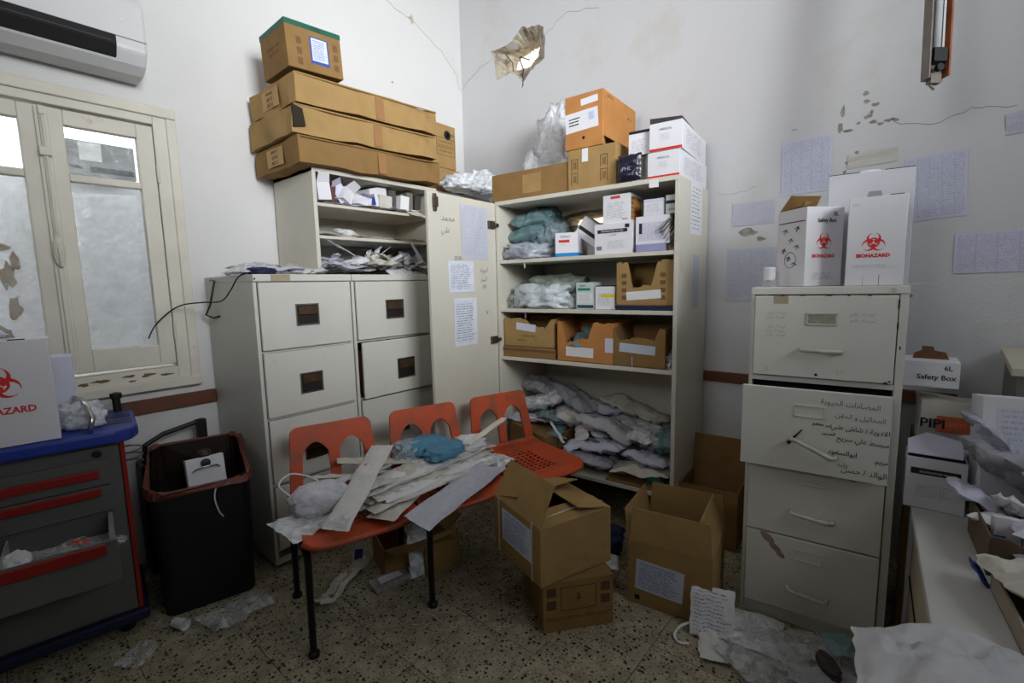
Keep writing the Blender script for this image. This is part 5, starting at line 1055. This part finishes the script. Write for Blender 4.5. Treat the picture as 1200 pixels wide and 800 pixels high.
stb = carton('strapped brown carton with a printed label, flaps half open, on top of the worn carton', FP(-1.218, -1.672, .201, -19), .33, .34, .222, CARD, open_top=True, flaps=(('l', .16, 62), ('r', .15, 12), ('b', .16, 18), ('f', .10, 8)), tape=False)
patch('shipping_label', .215, .13, TXTB, stb, on_left(-.1655, -.005, .13, R(0)), .0008)
g = G(); sw = .005
for y in (-.115, .13):
    g.box(-.1672, -.166, y-sw, y+sw, .0, .222); g.box(.166, .1672, y-sw, y+sw, .0, .222)
g.box(-.166, .166, -.115-sw, -.115+sw, .2235, .2250); 
for y in (-.115, .13): g.tube([(-.166, y, .223), (0, y, .232), (.166, y, .224)], .0035, 5)
g.obj('strap', mat('strap_white', (208, 204, 192), .4), stb)
opb = carton('large open brown carton with a printed label, flaps up, standing on the floor', FP(-.862, -2.055, 0, -81.5), .316, .30, .265, CARD, open_top=True, flaps=(('f', .13, 84), ('b', .13, 88), ('r', .14, 70), ('l', .12, 100)), tape=False)
patch('shipping_label', .185, .125, TXTB, opb, on_front(-.035, -.1508, .125, R(-3)), .0008)
patch('hole', .02, .02, BLACK, opb, on_front(-.12, -.1508, .03), .0005)
blob('blue_bag', 'dark blue bag on the floor between the strapped carton and the open carton', 'bag', FP(-.82, -1.62, 0, 20), (.26, .3, .15), mat('dark_blue_cloth', (40, 52, 92), .7, .15, 12), seed=61, crumple=.2)
pouch('clear_packet', 'whitish packet lying on the dark blue bag', 'packet', FP(-1.0, -1.78, .10, 30, 10), .10, .14, .02, MILKY, seed=62)
# dark things under the bench
tc1 = carton('brown torn carton lying open under the bench', FP(-1.40, -.98, 0, -20), .30, .22, .14, CARDD, open_top=True, flaps=(('f', .13, 165), ('r', .10, 140)), tape=False)
tc2 = carton('bent piece of brown carton standing behind the second bench leg', FP(-1.36, -1.16, 0, -8), .17, .03, .17, CARD, tape=False, name='cardboard_piece')
o = pouch('plastic_sheet', 'pale plastic sheet leaning on the torn carton under the bench', 'plastic sheet', FP(-1.44, -1.10, .12, -20, 75), .11, .24, .008, MILKY, seed=65, wav=1.0)
bw_ = whitebox('small white and violet box standing on end under the first seat', FP(-1.575, -.80, 0, -25, 0, 8), .045, .03, .15, None, None, None); G().box(-.018, .018, -.0155, -.015, .02, .07).obj('violet_print', mat('violet_print', (62, 52, 128), .6), bw_)
pouch('paper_strip', 'long creased paper wrapper curving on the floor under the bench', 'wrapper', FP(-1.705, -.90, .003, -62), .07, .36, .012, PAPERD, seed=66, wav=1.5, bend=.01)
bt = thing('clear_tray', 'clear plastic pack with a white label on the floor under the bench', 'packet', FP(-1.575, -1.06, 0, -10))
G().box(-.085, .085, -.045, .045, 0, .03).obj('body', film('tray_clear', (190, 180, 178), .5, .2, .2), bt, bevel=.01); G().box(-.05, .05, -.022, .022, .0302, .031).obj('label', PAPER, bt); G().lathe([(.018, 0), (.018, .02), (.0, .022)], 12).obj('cap', mat('cap_pink', (190, 160, 156), .5), bt).matrix_local = TR(.087, 0, .018, 0, 0, R(90))
cup = thing('paper_cup', 'small white cup lying on its side on the floor by the waste bin', 'cup', FP(-2.262, -.635, .022, 25, 90)); G().lathe([(.017, 0), (.02, .055), (.021, .056), (.018, .05), (.015, .004)], 18).obj('body', PAPER, cup, smooth=False)
pouch('plastic_wrap', 'grey clear plastic film on the floor in front of the waste bin', 'plastic wrap', FP(-2.08, -.74, .002, 10), .24, .16, .02, CLEAR, seed=70, wav=1.3)
pouch('clear_packet', 'flat clear wrapper on the floor left of the paper cup', 'wrapper', FP(-2.39, -.70, .002, 40), .12, .10, .01, CLEAR, seed=71, wav=1.0)
cable('plastic_string', 'thin pale curl of plastic on the floor in front of the bench', [(-1.70, -1.30, .006), (-1.66, -1.38, .008), (-1.60, -1.36, .006), (-1.61, -1.45, .006), (-1.68, -1.50, .006)], .003, CLEAR, 'string')
# litter in front of the right-hand filing cabinet
o = pouch('face_mask', 'white printed paper bag standing crumpled against the large open carton', 'paper bag', FP(-1.00, -2.24, .075, -72, 62), .15, .17, .014, TXTW, seed=80, wav=.5); o.name = 'paper_bag'
pouch('paper_scrap', 'folded pale scrap at the foot of the crumpled paper bag', 'paper', FP(-1.075, -2.265, .004, 20), .17, .09, .02, PCH, seed=81, wav=.7)
cable('elastic_loop', 'white elastic loop on the floor beside the crumpled paper bag', [(-1.03, -2.185, .03), (-1.075, -2.15, .02), (-1.115, -2.145, .008), (-1.135, -2.17, .005), (-1.12, -2.20, .005)], .005, PAPER, 'elastic')
for k, (x, y, w, l, t, a, m, lab) in enumerate(((-.93, -2.36, .22, .2, .05, 10, MILKY, 'milky plastic wrapper at the foot of the right filing cabinet'), (-1.02, -2.42, .30, .16, .05, -30, CLEAR, 'long clear tray-shaped wrapper in the litter'), (-.92, -2.52, .26, .18, .05, -55, CLEAR, 'clear ribbed wrapper lying along the right filing cabinet'), (-1.12, -2.50, .2, .2, .03, 25, CLEAR, 'thin clear film at the front of the litter'), (-.93, -2.66, .26, .2, .06, 0, CLEAR, 'clear bag at the right end of the litter'), (-1.06, -2.64, .2, .2, .04, 50, film('grey_pouch', (132, 132, 136), .9, .3, .15), 'grey bag at the front right of the litter'))):
    pouch('plastic_wrapper', lab, 'wrapper', FP(x, y, .004+.01*(k % 2), a, 0, 0), w, l, t*.6, m, 'plastic wrappers littered by the right filing cabinet', seed=84+k, wav=.6, n=20)
pouch('teal_scrap', 'teal scrap among the litter at the right filing cabinet', 'plastic wrap', FP(-.90, -2.62, .07, 30), .1, .08, .012, TEALF, seed=95)
blob('dark_bottle_scrap', 'dark crumpled scrap among the litter at the right', 'scrap', FP(-1.0, -2.60, .04, 30), (.12, .05, .04), mat('dark_scrap', (60, 52, 50), .6), seed=96, sub=3)

# ------------------------------------------------------------------ on the right-hand filing cabinet
ZC = CH+.001
def safety_box(label, M, w, d, h, sym, head=None, group=None, col=None):
    t = thing('safety_box', label, 'box', M, group)
    G().box(-w/2, w/2, -d/2, d/2, 0, h).obj('body', col or BOXW, t, bevel=.002)
    return t
LIL = mat('lilac_white_card', (206, 206, 224), .7)
s1 = safety_box('opened white biohazard safety box turned corner-on, on the right filing cabinet', CFm.M(.163, .145, ZC, R(42)), .145, .145, .275, 0)
bio(.062, s1, on_front(-.002, -.0732, .155)); text('BIOHAZARD', .0165, BIORED, s1, on_front(-.002, -.0732, .100), .95, .0002, bold=.0006); text('Safety Box', .019, INK, s1, on_front(.006, -.0732, .222), .9, .0002, bold=.0004); text('5L', .019, INK, s1, on_front(.04, -.0732, .244), 1, .0002, bold=.0004)
patch('print_panel', .10, .03, TXTW, s1, on_front(0, -.0728, .035), .0005)
for k, (x, z) in enumerate(((-.03, .20), (.03, .205), (.0, .165), (-.035, .13), (.03, .14), (-.01, .10), (.02, .08))):
    g = G(); g.tube([(x-.012, -.001, z), (x, -.0012, z+.006), (x+.012, -.001, z-.004)], .0014, 4); g.tube([(x-.004, -.001, z-.01), (x+.006, -.001, z+.008)], .0022 if k % 2 else .001, 4); o = g.obj('line_drawing', INK, s1); o.matrix_local = Matrix.Translation((-.0725, 0, 0)) @ Matrix.Rotation(-pi/2, 4, 'Z')
g = G(); n_ = 20; pts = [Vector((.028*cos(2*pi*k/n_), -.001, .095+.028*sin(2*pi*k/n_))) for k in range(n_+1)]; g.tube(pts, .0012, 4); o = g.obj('line_drawing', INKG, s1); o.matrix_local = Matrix.Translation((-.0725, 0, 0)) @ Matrix.Rotation(-pi/2, 4, 'Z')
G().box(-.0735, -.0725, -.065, .065, .228, .231).obj('perforation_line', INK, s1)
f = G().slab([(-.07, 0, 0), (.07, 0, 0), (.06, .07, 0), (-.06, .07, 0)], .002).obj('open_flap', CARDD, s1); f.matrix_local = TR(0, .07, .275, pi, R(50))
f = G().slab([(-.07, 0, 0), (.07, 0, 0), (.06, .05, 0), (-.06, .05, 0)], .002).obj('open_flap', CARDIN, s1); f.matrix_local = TR(-.07, 0, .275, -pi/2, R(20))
G().box(-.05, -.025, -.03, -.02, .27, .30).obj('tongue', CARDD, s1)
s2 = safety_box('white biohazard safety box standing flat-on at the front right of the filing cabinet', CFm.M(.353, .09, ZC, R(-1)), .152, .13, .285, 0)
bio(.064, s2, on_front(-.005, -.0657, .138)); text('BIOHAZARD', .0155, BIORED, s2, on_front(-.005, -.0657, .092), 1.0, .0002, bold=.0008); patch('print_panel', .13, .012, TXTW, s2, on_front(-.005, -.0653, .064), .0004)
G().box(.014, .0152, -.0658, -.065, 0, .035).obj('slit', INK, s2); G().box(-.028, -.0272, -.0658, -.065, 0, .03).obj('slit', INKG, s2); patch('print_panel', .03, .012, TXTW, s2, on_front(-.055, -.0653, .262), .0004); G().box(.03, .065, -.06, -.055, .2855, .288).obj('top_slot', INK, s2)
s3 = safety_box('large plain white box standing behind the flat-on safety box', CFm.M(.335, .27, ZC, R(0)), .245, .13, .395, 0, col=mat('grey_white_card', (206, 206, 212), .6))
o = G().poly([(-.028, 0), (.028, 0), (.018, .042), (-.018, .042)], [], .001, on_front(.015, -.0655, .285)).obj('trapezoid_tab', mat('tab_grey', (150, 150, 152), .7), s3)
G().box(-.122, -.03, -.06, -.05, .3955, .398).obj('top_slot', INK, s3); G().box(.04, .122, -.06, -.05, .3955, .398).obj('top_slot', INK, s3); blob('crumpled_lid', '', '', TR(0, -.03, .39), (.07, .04, .018), BOXW, seed=5, sub=3, parent=s3)
G().slab([(.10, -.17, .001), (.20, -.165, .006), (.19, -.10, .004), (.12, -.08, .001)], .001).obj('bottom_flap', BOXW, s3)
cdl = thing('small_jar', 'small white pot on a clear base on the front corner of the right filing cabinet', 'pot', CFm.M(.045, .09, ZC))
G().lathe([(.026, 0), (.027, .02), (.022, .024)], 18).obj('base', CLEAR, cdl, smooth=True); G().lathe([(.0195, .0245), (.02, .03), (.02, .068), (.017, .072), (0, .072)], 20).obj('pot', PAPER, cdl, smooth=False)
# ------------------------------------------------------------------ papers on the right wall
def wallpaper(label, s0, z0, s1, z1, m, tilt=0, seed=1):
    w, h = abs(s1-s0), abs(z1-z0); g = G(); g.grid(lambda u, v: ((u-.5)*w, (v-.5)*h, .003+.004*noise.noise(Vector((u*3, v*3, seed)))), 6, 6)
    o = g.obj('paper_notice', m, None, solid=.0006); o.matrix_world = Matrix.Translation((0, -(s0+s1)/2, (z0+z1)/2)) @ MW.to_3x3().to_4x4() @ Matrix.Rotation(R(tilt), 4, 'Z'); return tag(o, label, 'paper', 'papers taped to the right wall')
wallpaper('printed table taped to the right wall above the opened safety box', 2.205, 1.69, 2.408, 1.942, TAB, 1)
wallpaper('wide printed table taped to the right wall right of the large plain white box', 2.68, 1.52, 2.872, 1.786, TAB, 3, 2)
wallpaper('small pale handwritten sheet on the right wall, left of the printed table', 1.985, 1.563, 2.178, 1.678, TAB2, 0, 3)
wallpaper('pale ruled sheet on the right wall just above the filing cabinet corner', 1.963, 1.175, 2.198, 1.447, TAB2, 0, 4)
wallpaper('horizontal blurred printed sheet low at the right edge of the wall', 2.85, 1.295, 3.16, 1.455, TAB, 1, 5)
wallpaper('scrap of lilac printed paper at the right edge high on the wall', 2.965, 1.82, 3.12, 1.90, TAB2, 4, 6)
wallpaper('thin pale strip on the wall between the two printed tables', 2.47, 1.775, 2.645, 1.835, mat('pale_sheet', (202, 200, 190), .8), 2, 7)
# ------------------------------------------------------------------ right-hand corner
cn = thing('side_counter', 'cream-topped grey side counter in the right corner', 'counter', TR(-.31, -3.30, 0, R(-3)))
G().box(-.30, .26, -.3, .29, 0, .975).obj('body', mat('counter_grey', (124, 120, 114), .7), cn, bevel=.003); G().box(-.32, .27, -.32, .305, .975, 1.0).obj('top', mat('counter_cream', (196, 188, 168), .5, .06, 5), cn, bevel=.003)
tbl = thing('low_table', 'long low white table running along the right side of the right filing cabinet', 'table', TR(-1.09, -3.09, 0, R(3.3)))
G().box(-.45, .46, -.33, .30, .525, .55).obj('tabletop', mat('table_grey_white', (190, 190, 186), .5, .05, 6), tbl, bevel=.003)
for x in (-.44, .42):
    for y in (-.31, .265): G().box(x, x+.03, y, y+.03, 0, .525).obj('leg', WHITE, tbl)
G().box(-.40, .40, .27, .285, .08, .52).obj('side_board', mat('beige_board', (176, 162, 138), .7, .1, 6), tbl); G().box(-.40, .40, .268, .288, .28, .29).obj('board_gap', BLACK, tbl)
G().tube([(-.45, .155, .5515), (-.1, .165, .5515), (.3, .17, .5515)], .003, 6).obj('teal_edge', mat('teal_line', (70, 130, 140), .6), tbl)
base = carton('big plain carton on the floor carrying the stack beside the right filing cabinet', TR(-.42, -2.87, 0, R(-90)), .24, .3, .55, CARDD, tape=False)
k1 = carton('olive-brown carton under the orange-banded packet beside the right filing cabinet', TR(-.43, -2.865, .551, R(-88)), .21, .2, .17, mat('olive_carton', (112, 92, 58), .85), tape=False)
k2 = carton('white packet with an orange printed band in the stack beside the right filing cabinet', TR(-.445, -2.87, .722, R(-86)), .20, .16, .13, PAPERD, tape=False, name='banded_packet', cat='packet', bend=.012); G().box(-.055, .095, -.087, -.084, .03, .085).obj('orange_band', mat('orange_band', (196, 96, 62), .6), k2); text('PIPI', .045, INK, k2, on_front(-.065, -.0885, .042), 1, .0003, bold=.001); text('SAFETY HOLDER', .022, mat('band_print', (226, 130, 96), .6), k2, on_front(.03, -.0875, .05), .8, .0002)
k3 = whitebox('white Safety Box carton with a brown torn flap on top of the corner stack', TR(-.44, -2.795, .90, R(-89)), .15, .15, .09, None, None); k3['label'] = 'short white Safety Box carton with torn brown flap, topmost of the corner stack'
text('6L', .022, INK, k3, on_front(.045, -.0756, .062), 1, .0002, bold=.0005); text('Safety Box', .024, INK, k3, on_front(.015, -.0756, .028), 1, .0002, bold=.0005)
g = G(); g.poly([(-.05, 0), (-.045, .02), (-.025, .03), (-.025, .045), (.005, .045), (.01, .03), (.04, .025), (.05, 0)], [], .003, on_front(0, .0, .09)); g.obj('torn_flap', CARDIN, k3)
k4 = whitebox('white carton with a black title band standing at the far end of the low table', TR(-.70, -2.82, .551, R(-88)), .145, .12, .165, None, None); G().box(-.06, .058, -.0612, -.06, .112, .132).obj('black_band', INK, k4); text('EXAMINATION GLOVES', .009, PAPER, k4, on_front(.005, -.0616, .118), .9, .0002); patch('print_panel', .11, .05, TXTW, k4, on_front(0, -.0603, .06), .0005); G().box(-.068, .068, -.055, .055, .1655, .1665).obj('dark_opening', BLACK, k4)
f = G().slab([(-.07, 0, 0), (.06, 0, 0), (.065, .10, 0), (-.02, .13, 0), (-.07, .08, 0)], .002).obj('open_flap', PAPERV, k4); f.matrix_local = TR(0, -.06, .178, 0, R(18))
pouch('paper_wad', 'lilac-grey paper wad squeezed between the black-banded carton and the leaning print', 'papers', TR(-.60, -2.93, .60, .3, R(60), R(20)), .16, .24, .05, PAPERV, seed=120, wav=1.6, n=20)
k5 = whitebox('large white carton with printed lines and a blue stripe at the right edge', TR(-.72, -3.04, .551, R(-80), R(-8)), .26, .10, .375, None, None); patch('print_panel', .20, .15, printed('faint_lines', (214,216,226), (140,146,180), 9, .5, 0, .05, .5), k5, on_front(.0, -.0503, .27), .0005); G().box(-.06, .12, -.0508, -.05, .175, .182).obj('blue_stripe', mat('bright_blue', (22, 122, 190), .5), k5)
k6 = carton('shallow brown carton full of packets on the low table', TR(-.97, -3.075, .551, R(-86)), .34, .26, .10, mat('dull_dark_card', (98, 82, 64), .9), open_top=True, torn=.2, seed=31, tape=False)
k7 = carton('second shallow brown carton nearer the camera on the low table', TR(-1.30, -3.09, .551, R(-84)), .32, .28, .05, mat('dull_pale_card', (150, 138, 124), .9), open_top=True, torn=.25, seed=33, tape=False)
for k, (x, y, z, w, l, t, a, rx, m, lab) in enumerate(((-.86, -2.93, .62, .12, .2, .03, 10, 30, PAPERV, 'bent white leaflet bundle at the far side of the shallow carton'), (-.93, -2.98, .60, .16, .16, .03, 70, 14, PAPER, 'white packet in the left of the shallow carton'), (-.90, -3.10, .62, .2, .18, .05, 0, 10, film('grey_pouch', (132, 132, 136), .9, .3, .15), 'grey pouch in the right of the shallow carton'), (-.80, -2.97, .70, .18, .24, .05, 30, 40, film('grey_pouch', (132, 132, 136), .9, .3, .15), 'grey pouch propped over the shallow carton against the large print carton'), (-.84, -3.10, .70, .24, .22, .05, -10, 20, LAV, 'lavender pouch at the right edge over the shallow carton'), (-1.25, -3.0, .60, .2, .2, .04, 20, 6, PAPERD, 'dusty pouch in the near shallow carton'), (-1.33, -3.1, .60, .2, .2, .04, -20, 6, PAPERV, 'pinkish-white pouch in the near shallow carton'))):
    pouch('sterile_pouch', lab, 'pouch', TR(x, y, z, R(a), R(rx), 0), w, l, t, m, 'pouches on the low table at the right', seed=130+k, wav=1.3, n=18)
k8 = whitebox('small white box with a blue stripe standing in the shallow carton at the right', TR(-1.02, -2.955, .57, R(-80), R(-10)), .05, .03, .10, None, None); G().box(-.0255, -.004, -.0157, -.015, .01, .055).obj('blue_stripe', mat('bright_blue', (22, 122, 190), .5), k8)
k9 = whitebox('plain white lidded box at the right edge in the shallow carton', TR(-1.05, -3.05, .57, R(-80)), .12, .10, .09, None, None); G().box(-.063, .063, -.053, .053, .06, .092).obj('lid', BOXW, k9, bevel=.002)
for k, (x, y, z, w, l, a, rx, m, lab) in enumerate(((-1.0, -3.02, .625, .10, .22, 80, 8, PAPERV, 'folded white packet lying along the shallow carton'), (-1.08, -3.1, .62, .14, .14, 10, 12, PAPERD, 'crumpled pale packet in the right near corner of the shallow carton'), (-.88, -3.0, .63, .08, .2, 60, 25, TXTW, 'printed slip standing in the far end of the shallow carton'), (-1.20, -3.02, .60, .2, .1, 10, 5, film('grey_pouch', (166, 166, 172), .9, .3, .15), 'grey packet between the two shallow cartons'), (-.72, -2.93, .78, .12, .2, 20, 55, LAV, 'lavender pouch rising behind the black-banded carton'))):
    pouch('sterile_pouch', lab, 'pouch', TR(x, y, z, R(a), R(rx), 0), w, l, .03, m, 'pouches on the low table at the right', seed=150+k, wav=1.0)
b = pouch('blue_tag', 'dark blue plastic scrap at the corner between the two shallow cartons', 'scrap', TR(-1.17, -2.89, .575, .2, R(60)), .03, .07, .01, mat('royal_blue', (40, 60, 150), .5), seed=3, n=6)
pouch('fg_wrapper', 'large white crumpled plastic-coated sheet draped over the near end of the low table', 'sheet', TR(-1.66, -2.90, .592, R(8), R(0), R(4)), .36, .40, .018, film('sheet_white', (196, 198, 202), .96, .3, .06), seed=151, wav=1.3, n=30, bend=-.04).name = 'crumpled_sheet'
nb = carton('dark carton under the crumpled sheet at the near end of the low table', TR(-1.70, -2.93, 0, R(0)), .22, .34, .575, mat('dark_grey_card', (70, 64, 60), .85), tape=False)
# ------------------------------------------------------------------ on the cart
s4 = safety_box('large white biohazard safety box on the blue trolley top', TR(-2.655, -.445, .797, R(-6)), .34, .14, .345, 0)
bio(.112, s4, on_front(.040, -.0705, .205)); text('BIOHAZARD', .030, BIORED, s4, on_front(.040, -.0705, .108), .95, .0002, bold=.001)
G().box(.075, .115, -.066, -.05, .3452, .348).obj('top_slot', INK, s4); G().box(-.02, .02, -.066, -.05, .3452, .348).obj('top_slot', INK, s4)
carton('white carton with a taped top behind the large safety box on the trolley', TR(-2.475, -.26, .797, R(-6)), .13, .12, .26, LIL, tape=False, name='white_box')
blob('plastic_bag', 'crumpled clear bag on the blue trolley top right of the safety box', 'plastic bag', TR(-2.425, -.40, .797, .3), (.12, .16, .10), MILKY, seed=160, crumple=.3)
pouch('plastic_bag', 'lilac-white bag lying on top of the large safety box', 'plastic bag', TR(-2.68, -.42, 1.143, .1), .20, .10, .03, PAPERV, seed=161, wav=1.2)
